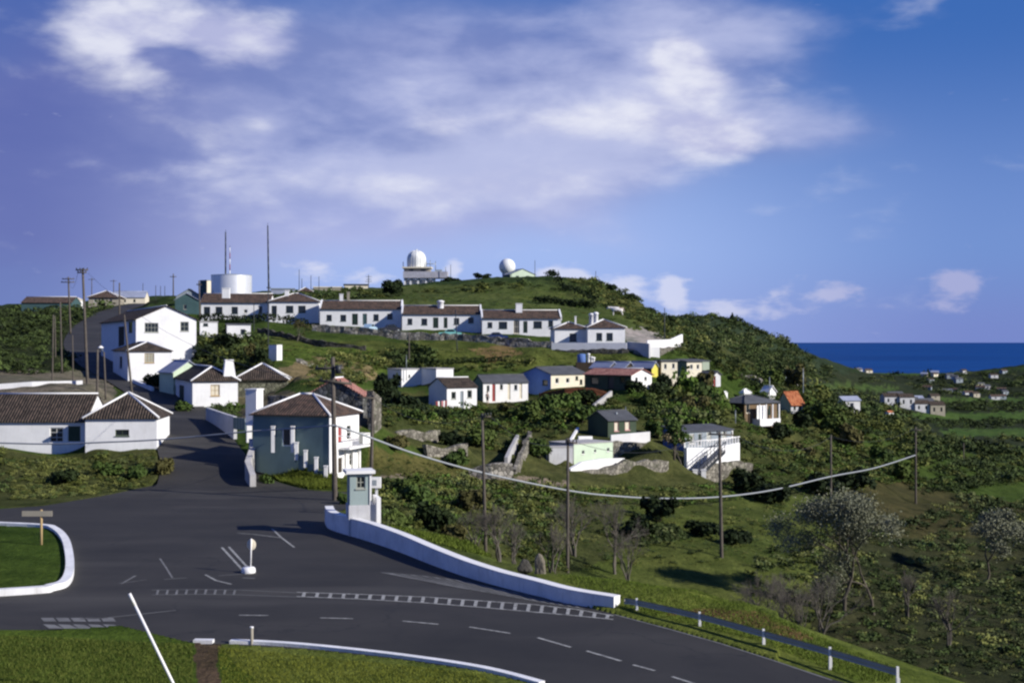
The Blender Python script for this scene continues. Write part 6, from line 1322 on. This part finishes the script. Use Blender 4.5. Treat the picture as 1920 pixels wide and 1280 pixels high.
scatter('undergrowth', [
 # bank behind the roadside wall
 ([(712, 985), (716, 905), (790, 893), (900, 900), (1040, 912), (1100, 930), (1090, 1000), (1060, 1075), (990, 1060), (860, 1010)], 68, 122, 1100, 0.45, [MIDG, OLIVE, DRYG, BRITE, MIDG, GREYB, OLIVE, DARKG], .85),
 ([(1040, 915), (1250, 912), (1420, 905), (1400, 935), (1250, 950), (1080, 945)], 110, 146, 300, 0.36, [MIDG, OLIVE, BRITE, DRYG], .7),
 ([(1070, 945), (1300, 950), (1560, 940), (1700, 1000), (1560, 1060), (1380, 1050), (1080, 1070)], 88, 150, 260, 0.36, [MIDG, OLIVE, DRYG, DARKG], .6),
 ([(1120, 1000), (1260, 985), (1300, 1010), (1180, 1030)], 92, 118, 140, 0.45, [DARKG, DARKG, MIDG, GREYB], .9),
 # middle slope between the houses
 ([(716, 740), (830, 770), (960, 760), (1180, 742), (1340, 742), (1400, 790), (1250, 800), (1100, 785), (1060, 830), (1000, 812), (955, 850), (880, 836), (840, 805), (720, 800)], 118, 198, 800, 0.42, [DARKG, MIDG, MIDG, OLIVE, OLIVE, BRITE, DRYG], .85),
 ([(1220, 735), (1345, 745), (1360, 800), (1250, 800), (1210, 770)], 155, 200, 240, 0.66, [OLIVE, BRITE, MIDG, GREYB], 1.1),
 ([(1380, 790), (1500, 760), (1560, 790), (1720, 900), (1560, 925), (1400, 890)], 150, 230, 700, 0.4, [OLIVE, MIDG, BRITE, DARKG, DRYG], .8),
 ([(1400, 860), (1560, 860), (1700, 900), (1560, 930), (1380, 920)], 140, 200, 300, 0.36, [BRITE, MIDG, OLIVE], .5),
 # headland side of the hill
 ([(1055, 524), (1125, 528), (1200, 558), (1268, 604), (1320, 640), (1300, 700), (1240, 640), (1190, 612), (1150, 585), (1100, 556)], 205, 425, 1300, 0.32, [OLIVE, MIDG, MIDG, DARKG, DRYG], .8),
 ([(1280, 630), (1400, 690), (1520, 730), (1500, 775), (1440, 760), (1380, 720), (1290, 690)], 195, 420, 1500, 0.36, [MIDG, DARKG, OLIVE, DARKG], .9),
 ([(1255, 596), (1360, 594), (1430, 612), (1500, 660), (1572, 698), (1540, 712), (1440, 700), (1330, 650)], 400, 1300, 2300, 0.3, [DARKG, DARKG, MIDG, GREYB], .9),
 # left hedge bank under the corner house
 ([(20, 860), (330, 850), (326, 872), (280, 908), (180, 926), (20, 946)], 92, 111, 900, 0.24, [OLIVE, DRYG, DRYG, OLIVE, MIDG, DRYG, GREYB], .8),
 ([(-200, 850), (20, 850), (20, 946), (-200, 950)], 92, 111, 120, 0.54, [OLIVE, MIDG, DARKG], .9),
 # round the hip cottage and gable house
 ([(370, 632), (500, 640), (500, 690), (440, 690), (380, 690), (330, 700), (300, 740), (262, 722), (330, 690)], 145, 210, 520, 0.51, [DARKG, MIDG, DARKG, OLIVE], .9),
 ([(330, 760), (450, 765), (440, 790), (390, 782)], 122, 140, 100, 0.36, [MIDG, BRITE, DARKG], .7),
 ([(-100, 580), (205, 578), (140, 625), (60, 660), (-100, 660)], 190, 370, 400, 0.48, [DARKG, DARKG, MIDG], .7),
 ([(-100, 645), (130, 650), (140, 700), (-100, 705)], 155, 240, 240, 0.42, [DARKG, MIDG, DARKG], .8),
 # rough strip under the terrace field, reeds
 ([(600, 670), (760, 655), (740, 700), (820, 690), (1000, 680), (980, 697), (720, 700), (640, 730), (560, 722)], 135, 206, 600, 0.30, [DRYG, DRYG, OLIVE, MIDG], .9),
 ([(730, 660), (800, 660), (810, 690), (735, 692)], 180, 206, 90, 0.48, [DARKG, MIDG], .8),
 ([(480, 560), (700, 545), (860, 535), (1060, 530), (1060, 545), (760, 556), (640, 575), (500, 575)], 262, 430, 170, 0.42, [DARKG, MIDG, OLIVE], .6),
 # valley at the right
 ([(1500, 1010), (1700, 985), (1900, 900), (2000, 1000), (2000, 1290), (1730, 1262), (1600, 1215), (1440, 1145), (1390, 1080)], 68, 190, 1100, 0.48, [DARKG, DARKG, MIDG, GREYB, DRYG, DARKG], .75),
 ([(1650, 840), (1990, 815), (1990, 900), (1720, 930)], 175, 420, 840, 0.51, [DARKG, MIDG, OLIVE, DARKG], .8),
 ([(1480, 735), (1560, 730), (1700, 800), (1760, 860), (1720, 900), (1600, 840)], 205, 420, 500, 0.5, [DARKG, MIDG, OLIVE, DARKG], .9),
 ([(1520, 706), (1700, 706), (1990, 690), (1990, 744), (1735, 744), (1690, 718), (1530, 719)], 500, 1350, 420, .30, [DARKG, DARKG, MIDG, GREYB], .75),
 ([(1700, 754), (1990, 755), (1990, 772), (1720, 772)], 400, 1200, 200, .34, [DARKG, MIDG, DARKG], .75), ([(1730, 789), (1990, 790), (1990, 803), (1765, 803)], 350, 1200, 160, .34, [DARKG, MIDG, DARKG], .75),
 ([(1530, 735), (1660, 738), (1730, 800), (1765, 822), (1990, 822), (1990, 840), (1700, 850), (1560, 775)], 330, 1200, 420, .42, [DARKG, MIDG, DARKG, OLIVE, GREYB], .8),
 ([(500, 640), (620, 655), (1000, 655), (1180, 665), (1180, 680), (700, 690), (520, 672)], 165, 225, 900, .11, [MIDG, BRITE, DRYG, OLIVE], .6),
 ([(640, 555), (780, 540), (1060, 535), (1180, 600), (1060, 600), (760, 575)], 240, 420, 700, .12, [MIDG, BRITE, OLIVE], .6),
 ([(700, 850), (870, 880), (860, 890), (700, 885)], 100, 125, 160, .14, [OLIVE, DRYG, MIDG], .6),
 ([(1100, 960), (1560, 955), (1560, 1060), (1300, 1060), (1100, 1060)], 86, 140, 700, .13, [BRITE, MIDG, OLIVE, DRYG], .6),
], LEAF)

def bush_mesh(name, m, lobes, n, size, seed): v, f = leaf_cloud(lobes, n, size, np.random.default_rng(seed)); return np_mesh(name, v, f, m)
L_D = leaf_mat('dark_evergreen_leaves', (.009, .016, .006), (.026, .040, .012)); L_M = leaf_mat('green_leaves', (.030, .052, .012), (.075, .115, .026)); L_B = leaf_mat('bright_leaves', (.045, .07, .014), (.09, .12, .028)); L_O = leaf_mat('olive_leaves', (.05, .05, .016), (.11, .10, .035)); L_P = leaf_mat('pale_grey_leaves', (.105, .115, .07), (.235, .24, .16))
def shrub(label, px, py, D, w, h, m, seed, n=900, group=None):
    rr = np.random.default_rng(seed); p = P(px, py, D); p.z = tz(p.x, p.y) - .05; t = thing('shrub', label, 'shrub', p, rr.uniform(0, 6), group)
    lob = [((a * w / 2, b * w / 2, c * h), (q * w / 2, r_ * w / 2, s * h)) for (a, b, c), (q, r_, s) in lobes_bush(rr, 7, .6, 1.0)]
    v, f = leaf_cloud(lob, n, .085 * (w + h) / 2 + .06, rr); np_mesh('foliage', v, f, m, t)
    mb = MB()
    for k in range(4): a = k * 1.7; mb.tube([Vector((0, 0, -.3)), Vector((math.cos(a) * w * .1, math.sin(a) * w * .1, h * .3)), Vector((math.cos(a) * w * .25, math.sin(a) * w * .25, h * .6))], [.06, .05, .02], 5)
    mb.build('stem', TRUNK, t); return t
def branches(mb, p, d, ln, r, depth, rng, tips, spread=.55, n=2):
    q = p + d * ln; mid = p.lerp(q, .5) + Vector(rng.normal(0, ln * .05, 3)); mb.tube([p, mid, q], [r, r * .85, r * .65], 5 if r > .02 else 4, caps=False)
    if depth == 0: tips.append(q); return
    for k in range(n + (rng.random() < .5)):
        e = (d + Vector(rng.normal(0, spread, 3)) + Vector((0, 0, .18))).normalized(); branches(mb, q if k else mid.lerp(q, .9), e, ln * rng.uniform(.6, .85), r * .6, depth - 1, rng, tips, spread, n)
def bare(name, label, cat, px, py, D, h, seed, m=TRUNK_P, trunks=1, leaves=None, depth=5, spread=.42, lsize=.12, ln=9, group=None):
    rr = np.random.default_rng(seed); p = P(px, py, D); p.z = tz(p.x, p.y) - .1; t = thing(name, label, cat, p, 0, group); tips = []
    mb = MB()
    for k in range(trunks): branches(mb, Vector((rr.uniform(-.15, .15) * (trunks > 1), rr.uniform(-.1, .1), 0)), Vector((rr.normal(0, .14), rr.normal(0, .14), 1)).normalized(), h * .3, h * .016 + .015, depth, rr, tips, spread)
    hz = max(q.z for q in tips); mb.v = [(a * h / hz, b * h / hz, c * h / hz) for a, b, c in mb.v]; tips = [q * (h / hz) for q in tips]
    mb.build('trunk', m, t)
    if leaves:
        n = len(tips) * ln; c = np.repeat(np.array([tuple(q) for q in tips]), ln, 0) + rr.normal(0, h * .04, (n, 3)); nn = rr.normal(size=(n, 3)); nn /= np.linalg.norm(nn, axis=1)[:, None]; a = np.cross(nn, rr.normal(size=(n, 3))); a /= np.linalg.norm(a, axis=1)[:, None]; b = np.cross(nn, a) * .6; s = lsize * rr.uniform(.6, 1.3, n)[:, None]
        v = np.stack([c - a * s, c - b * s, c + a * s, c + b * s], 1).reshape(-1, 3); np_mesh('crown', v, np.arange(4 * n).reshape(-1, 4), leaves, t)
    return t
def tree(label, px, py, D, h, w, m, seed, n=1500, name='leafy_tree', th=.3):
    rr = np.random.default_rng(seed); p = P(px, py, D); p.z = tz(p.x, p.y) - .1; t = thing(name, label, 'tree', p, rr.uniform(0, 6)); mb = MB()
    lob = []
    for k in range(9): a = rr.uniform(0, 6.28); d = rr.uniform(0, .6) * w / 2; z = h * rr.uniform(th + .15, .86); q = rr.uniform(.22, .42) * w / 2 * 1.5; lob.append(((math.cos(a) * d, math.sin(a) * d, z), (q, q, q * .8)))
    mb.tube([Vector((0, 0, -.3)), Vector((.03 * h, 0, h * .25)), Vector((0, .02 * h, h * .55)), Vector((0, 0, h * .8))], [.035 * h, .028 * h, .02 * h, .006 * h], 8)
    for l in lob[:6]: mb.tube([Vector((.015 * h, 0, h * .35)), Vector(l[0]) * .6 + Vector((0, 0, h * .18)), Vector(l[0])], [.018 * h, .012 * h, .004 * h], 5)
    mb.build('trunk', TRUNK, t); v, f = leaf_cloud(lob, n, .045 * (w + h) / 2 + .05, rr); np_mesh('crown', v, f, m, t); return t
# the big pale tree and the bare trees of the valley
bare('pale_tree', 'big pale grey-leaved tree with a thin dark trunk, standing in the dark valley', 'tree', 1583, 1152, 88, 8.0, 4, TRUNK, 1, L_P, 6, .50, .075, 60)
bare('pale_tree', 'second pale-leaved tree with a thinner trunk right beside the big pale tree', 'tree', 1638, 1160, 90, 6.6, 9, TRUNK, 1, L_P, 6, .46, .075, 45)
bare('pale_tree', 'pale leafy tree cut by the right edge of the valley', 'tree', 1850, 1060, 120, 6.5, 12, TRUNK, 1, L_P, 6, .5, .10, 26)
for i, (px, py, D, h, lab) in enumerate(((1075, 1062, 92, 4.2, 'bare grey tree close right of the pole before the pale green house'), (1150, 1072, 90, 5.2, 'tall bare grey tree in the scrub above the lawn edge'), (1178, 1076, 88, 3.6, 'smaller bare tree leaning right beside the tall bare one'), (935, 1040, 80, 3.8, 'bare twiggy shrub right of the pole above the roadside wall'), (962, 1052, 78, 3.2, 'bare twiggy shrub just above the boulders'), (890, 1020, 80, 3.0, 'bare twiggy shrub left of the pole above the roadside wall'), (1035, 1050, 84, 3.4, 'bare shrub behind the tall pointed boulder'),
        (1425, 1135, 78, 4.2, 'leftmost bare grey shrub along the lower lawn edge'), (1462, 1150, 76, 4.6, 'bare grey shrub left of the big pale tree'), (1500, 1172, 74, 4.4, 'bare grey shrub right above the earth patch of the lawn'), (1535, 1180, 76, 4.8, 'tall bare shrub touching the crown of the big pale tree'), (1700, 1160, 92, 3.6, 'bare shrub right of the two pale trees'), (1780, 1190, 86, 4.0, 'bare shrub low in the dark corner of the valley'))):
    bare('bare_tree' if 'tree' in lab.split(' in ')[0] and 'shrub' not in lab.split(' ')[2:3] and 'shrub' not in lab else 'bare_shrub', lab, 'tree' if 'shrub' not in lab else 'shrub', px, py, D, h, 40 + i, TRUNK_P, 4 if h < 4.5 else 3, None, 6, .36)
bare('bare_tree', 'small pale bare tree in front of the second section of the leftmost row house', 'tree', 556, 640, 206, 3.4, 77, TRUNK_P, 2, L_O, 5, .45, .12, 3)
tree('round-crowned tree on two pale trunks in front of the outside stair terrace', 1264, 893, 144.5, 4.6, 3.6, L_M, 5, 1300, 'leafy_tree', .35)
bare('pale_trunked_tree', 'ragged pale dry-leaved tree leaning beside the stair terrace', 'tree', 1278, 893, 144, 4.0, 6, TRUNK_P, 1, leaf_mat('dry_leaves', (.16, .13, .07), (.28, .23, .13)), 4, .4, .16, 5)
def conifer(label, px, py, D, h, w, seed):
    rr = np.random.default_rng(seed); x = U(px) * D; t = thing('conifer', label, 'tree', (x, D, tz(x, D) - .3)); mb = MB(); mb.tube([Vector((0, 0, -1)), Vector((0, 0, h * .9))], [h * .03, .05], 6); mb.build('trunk', TRUNK, t)
    v, f = leaf_cloud([((0, 0, h * (.18 + .16 * k)), (w / 2 * (1 - k * .17), w / 2 * (1 - k * .17), h * .13)) for k in range(6)], 900, w * .09, rr); np_mesh('crown', v, f, L_D, t)
conifer('dark pointed conifer standing up on the headland ridge', 1373, 604, 760, 6.5, 5.5, 3)
SH = [  # shrubs and bushes one can tell apart
 ('big black-green shrub left of the small tile-roofed cottage', 745, 795, 142, 5.0, 3.2, L_D), ('dark evergreen shrub mass in front of the cube house', 778, 792, 146, 4.6, 2.6, L_D), ('dark evergreen shrub below the washing line', 812, 792, 150, 4.4, 1.8, L_D), ('tall dark shrub against the stone wall stub', 728, 776, 145, 3.6, 3.8, L_D), ('dark green bush under the small tile-roofed cottage', 858, 790, 158, 4.2, 1.4, L_M),
 ('round dark bush below the pink-roofed house, left of the white gable', 1066, 768, 170, 3.6, 2.3, L_M), ('black-green bush beneath the board fence', 1098, 762, 173, 3.4, 2.0, L_D), ('round bush below the red-door house', 1030, 770, 168, 3.4, 2.4, L_M), ('bright yellow-green bush right of the dark green cottage roof', 1218, 778, 171, 2.6, 2.6, L_B), ('dark bush under the bright white gable', 1190, 752, 175, 3.2, 1.7, L_D), ('tall green bush left of the grey-blue cottage', 1232, 800, 160, 2.8, 2.0, L_M), ('dark bush behind the dark green cottage', 1240, 770, 178, 3.6, 2.2, L_D),
 ('olive shrub on the slope above the grey-blue cottage', 1300, 785, 173, 3.6, 2.2, L_O), ('bright green bush left of the verandah house', 1325, 770, 180, 3.0, 2.2, L_B), ('dark shrub under the shaded side of the verandah house', 1365, 802, 180, 3.2, 2.0, L_D), ('dark bush right of the pink verandah post', 1465, 806, 186, 3.4, 2.2, L_D), ('bright green bush below the orange roof', 1530, 790, 204, 4.4, 3.2, L_B), ('yellow-green bush on the crest of the right slope', 1560, 812, 202, 4.6, 3.4, L_B), ('olive bush lower on the crest of the right slope', 1600, 838, 198, 4.4, 3.0, L_O), ('green bush at the end of the right slope', 1650, 872, 194, 4.2, 2.6, L_M),
 ('black bush in front of the stone wall right of the stair', 1400, 918, 140, 4.0, 2.5, L_D), ('wide dark bush left of the far pole in the valley', 1440, 925, 138, 4.6, 2.2, L_D), ('dark bush at the foot of the far thin pole', 1545, 950, 150, 4.8, 2.4, L_D), ('dark bush between the two right poles', 1600, 940, 160, 5.0, 2.2, L_D), ('low dark bush row left of the crossarm pole', 1320, 1012, 108, 2.8, 1.2, L_D), ('low dark bush right of the crossarm pole', 1385, 1022, 106, 3.0, 1.2, L_D), ('dark round bush above the bare trees', 1235, 990, 112, 3.2, 1.9, L_D), ('dark bush behind the two bare trees', 1195, 1015, 102, 2.8, 1.8, L_D),
 ('bright green bush at the left end of the scrub bank near the booth', 748, 985, 76, 1.8, 1.2, L_B), ('dark bush on the bank above the roadside wall', 815, 985, 83, 2.2, 1.5, L_D), ('olive bush on the bank just above the roadside wall', 850, 1005, 77, 1.9, 1.2, L_O), ('green bush in the middle of the scrub bank', 790, 955, 92, 2.6, 1.5, L_M), ('grey-green bush near the bottom of the long cable', 880, 950, 96, 2.6, 1.5, L_O), ('bright bush on the bank below the footpath', 760, 930, 98, 2.4, 1.4, L_B),
 ('dark round bush right of the gable house annex', 385, 672, 178, 4.4, 3.2, L_D), ('dark bush under the small white shed', 425, 660, 188, 4.2, 2.6, L_D), ('dark bush at the corner of the annex by the road', 292, 722, 158, 3.2, 2.2, L_D), ('low bush below the road front of the hipped cottage', 345, 772, 136, 2.2, 1.1, L_M), ('dark bush left of the tiny white block hut', 487, 680, 166, 2.6, 1.9, L_D), ('straw-coloured bush left of the tiny white block hut', 468, 672, 171, 2.4, 2.0, L_O),
 ('large shrub on the hedge bank under the corner house window', 205, 905, 103, 2.2, 1.1, L_M), ('dark shrub low on the hedge bank at the left', 120, 915, 100, 2.4, 1.0, L_D), ('olive shrub at the road end of the hedge bank', 305, 890, 104, 1.8, 1.2, L_O), ('green shrub in the middle of the hedge bank', 255, 900, 102, 1.8, 1.0, L_M),
 ('round green bush on the open slope left of the dark green cottage', 1040, 800, 154, 3.4, 2.2, L_M), ('large bright bush below the red-door house, on the slope', 985, 792, 158, 4.0, 2.2, L_B), ('dark bush at the top of the hillside stair', 1003, 812, 142, 2.6, 1.6, L_D), ('olive bush under the front of the red-door house', 950, 778, 166, 3.4, 1.5, L_O), ('bright bush right of the two stone terrace walls', 905, 838, 130, 3.6, 1.8, L_B), ('dark bush in the gap between the two stone terrace walls', 850, 832, 127, 2.6, 1.7, L_D), ('green bush on top of the upper stone terrace wall', 775, 806, 131, 2.4, 1.0, L_M), ('tall green bush above the olive slope, under the teal hut', 1285, 735, 184, 3.2, 2.2, L_M), ('grey-olive bush beside the white cylinder tank', 1322, 755, 186, 3.4, 2.2, L_O), ('dark bush between the cream hut and the white gable', 1245, 740, 182, 3.0, 1.9, L_D), ('dark green bush behind the white wall left of the dark green cottage', 1090, 790, 160, 3.4, 2.2, L_M),
 ('bright green bush on the right slope above the far pole', 1560, 870, 178, 3.6, 2.2, L_B), ('dark bush on the right slope under the orange-roofed house', 1505, 800, 197, 3.6, 2.6, L_D), ('olive bush on the right slope between two poles', 1500, 850, 178, 3.6, 2.0, L_O), ('bright tall bush on the right slope crest, lowest one', 1690, 895, 188, 3.6, 2.6, L_B),
 ('pale bush by the balcony house on the cable side', 745, 868, 116, 2.0, 1.3, L_O), ('small bush at the foot of the tall pole', 647, 944, 90, 1.0, .8, L_M), ('bush beside the footpath under the terrace walls', 850, 880, 118, 2.4, 1.3, L_M), ('green bush left of the shade-grey lean-to', 1012, 878, 134, 2.6, 2.0, L_M),
 ('dark rounded bush on the hilltop between tower and radome', 850, 536, 424, 7.5, 1.9, L_D), ('dark bush left of the radome tower foot', 742, 547, 410, 6.0, 2.2, L_D), ('dark bush on the hilltop below the low dark hut', 905, 537, 415, 5.0, 1.6, L_D), ('dark bush in the pasture behind the second row house', 735, 560, 300, 6.0, 3.8, L_D),
 ('dark tree-like bush on the hill crest silhouette, upper', 1148, 545, 378, 4.0, 1.8, L_D), ('dark bush on the hill flank silhouette, middle', 1190, 562, 352, 4.0, 1.8, L_D), ('dark bush standing out low on the hill flank silhouette', 1222, 580, 330, 3.0, 2.6, L_D), ('round bush at the lower end of the hill silhouette', 1256, 606, 305, 3.4, 1.8, L_D), ('brown-green round tree behind the orange roof', 1490, 728, 232, 4.4, 3.6, L_O), ('bright bush behind the white peaked hut', 1442, 730, 224, 4.2, 3.2, L_B)]
for i, (lab, px, py, D, w, h, m) in enumerate(SH): shrub(lab, px, py, D, w, h, m, 100 + i, 1000 if D < 130 else 750)
def hedge(label, pts, w, h, m, seed, n=1200):
    rr = np.random.default_rng(seed); lob = []
    for (a, b) in zip(pts, pts[1:]):
        p, q = P(*a), P(*b); k = max(2, int((q - p).length / (w * .8)))
        for j in range(k): c = p.lerp(q, j / k); lob.append(((c.x, c.y, tz(c.x, c.y) + h * .35), (w * rr.uniform(.6, .9), w * rr.uniform(.5, .8), h * rr.uniform(.5, .75))))
    v, f = leaf_cloud(lob, n, .16 * (w + h) / 2 + .05, rr); tag(np_mesh('hedge', v, f, m), label, 'hedge')
hedge('dark hedge line across the pasture behind the terrace-end house', [(1008, 571, 292), (1060, 573, 288), (1116, 577, 280)], 1.6, 1.8, L_D, 1)
hedge('dark diagonal hedge running down the hill from the low dark hut', [(1026, 530, 412), (1050, 542, 370), (1072, 550, 345), (1119, 560, 318)], 1.6, 2.2, L_D, 2)
hedge('thin broken hedge in the pasture above the third row house', [(870, 546, 345), (910, 547, 345)], 1.2, 1.0, L_D, 3, 500)
hedge('low dark plant row along the bottom of the terrace field', [(740, 688, 196), (833, 684, 199), (960, 680, 203)], .8, .9, L_D, 4)
hedge('straggling hedge on the grass bank by the curved retaining wall', [(496, 872, 103.2), (505, 893, 101.8)], .5, .8, L_M, 5, 500)
hedge('dark hedge under the leftmost row house', [(378, 607, 224), (450, 612, 222), (520, 612, 224), (580, 614, 224)], 1.1, 1.5, L_D, 6)
# grass blades on the near banks and lawns: nobody could count them
def grass():
    VV, CC = [], []
    for poly, D0, D1, n, hh, tint in (([(0, 1190), (362, 1208), (362, 1300), (0, 1300)], 40, 52, 16000, .07, (1.0, 1.0, 1.0)), ([(408, 1212), (900, 1262), (950, 1300), (420, 1300)], 40, 50, 12000, .06, (1.5, 1.35, 1.0)), ([(1040, 1075), (1165, 1086), (1300, 1106), (1400, 1130), (1500, 1178), (1700, 1260), (1640, 1290), (1420, 1200), (1160, 1140)], 44, 60, 26000, .08, (1.15, 1.3, .95)),
                                      ([(480, 838), (620, 850), (640, 935), (490, 915)], 99, 105, 9000, .28, (1.2, 1.2, .9)), ([(640, 940), (720, 960), (1040, 1075), (860, 1030), (700, 985)], 60, 80, 9000, .16, (1.1, 1.2, .9)), ([(-100, 1000), (128, 1005), (128, 1090), (-100, 1110)], 56, 78, 8000, .07, (.8, .9, .8))):
        q = np.array(poly); u = VR_.uniform((q[:, 0].min() - CX) / F, (q[:, 0].max() - CX) / F, n * 6); D = np.exp(VR_.uniform(math.log(D0), math.log(D1), n * 6)); x = u * D; z = terr(x, D); px, py = project(x, D, z); ok = inpoly(px, py, poly) & ~inpoly(x, D, JW) & house_mask(x, D, .05); k = np.where(ok)[0][:n]; m = len(k)
        a = VR_.uniform(0, 6.28, m); w = .014 + .02 * (hh > .12); h = hh * VR_.uniform(.5, 1.5, m); lx, ly = VR_.normal(0, .4, m) * h, VR_.normal(0, .4, m) * h
        b = np.c_[x[k], D[k], z[k]]; dx = np.c_[np.cos(a) * w, np.sin(a) * w, np.zeros(m)]; VV.append(np.stack([b - dx, b + dx, b + np.c_[lx, ly, h]], 1).reshape(-1, 3)); CC.append(np.repeat(np.array(tint) * VR_.uniform(.7, 1.3, (m, 1)), 3, 0))
    v = np.concatenate(VV); tag(np_mesh('grass', v, np.arange(len(v)).reshape(-1, 3), leaf_mat('grass_blades', (.05, .075, .012), (.105, .125, .024), True), col=np.concatenate(CC)), kind='stuff')
grass()
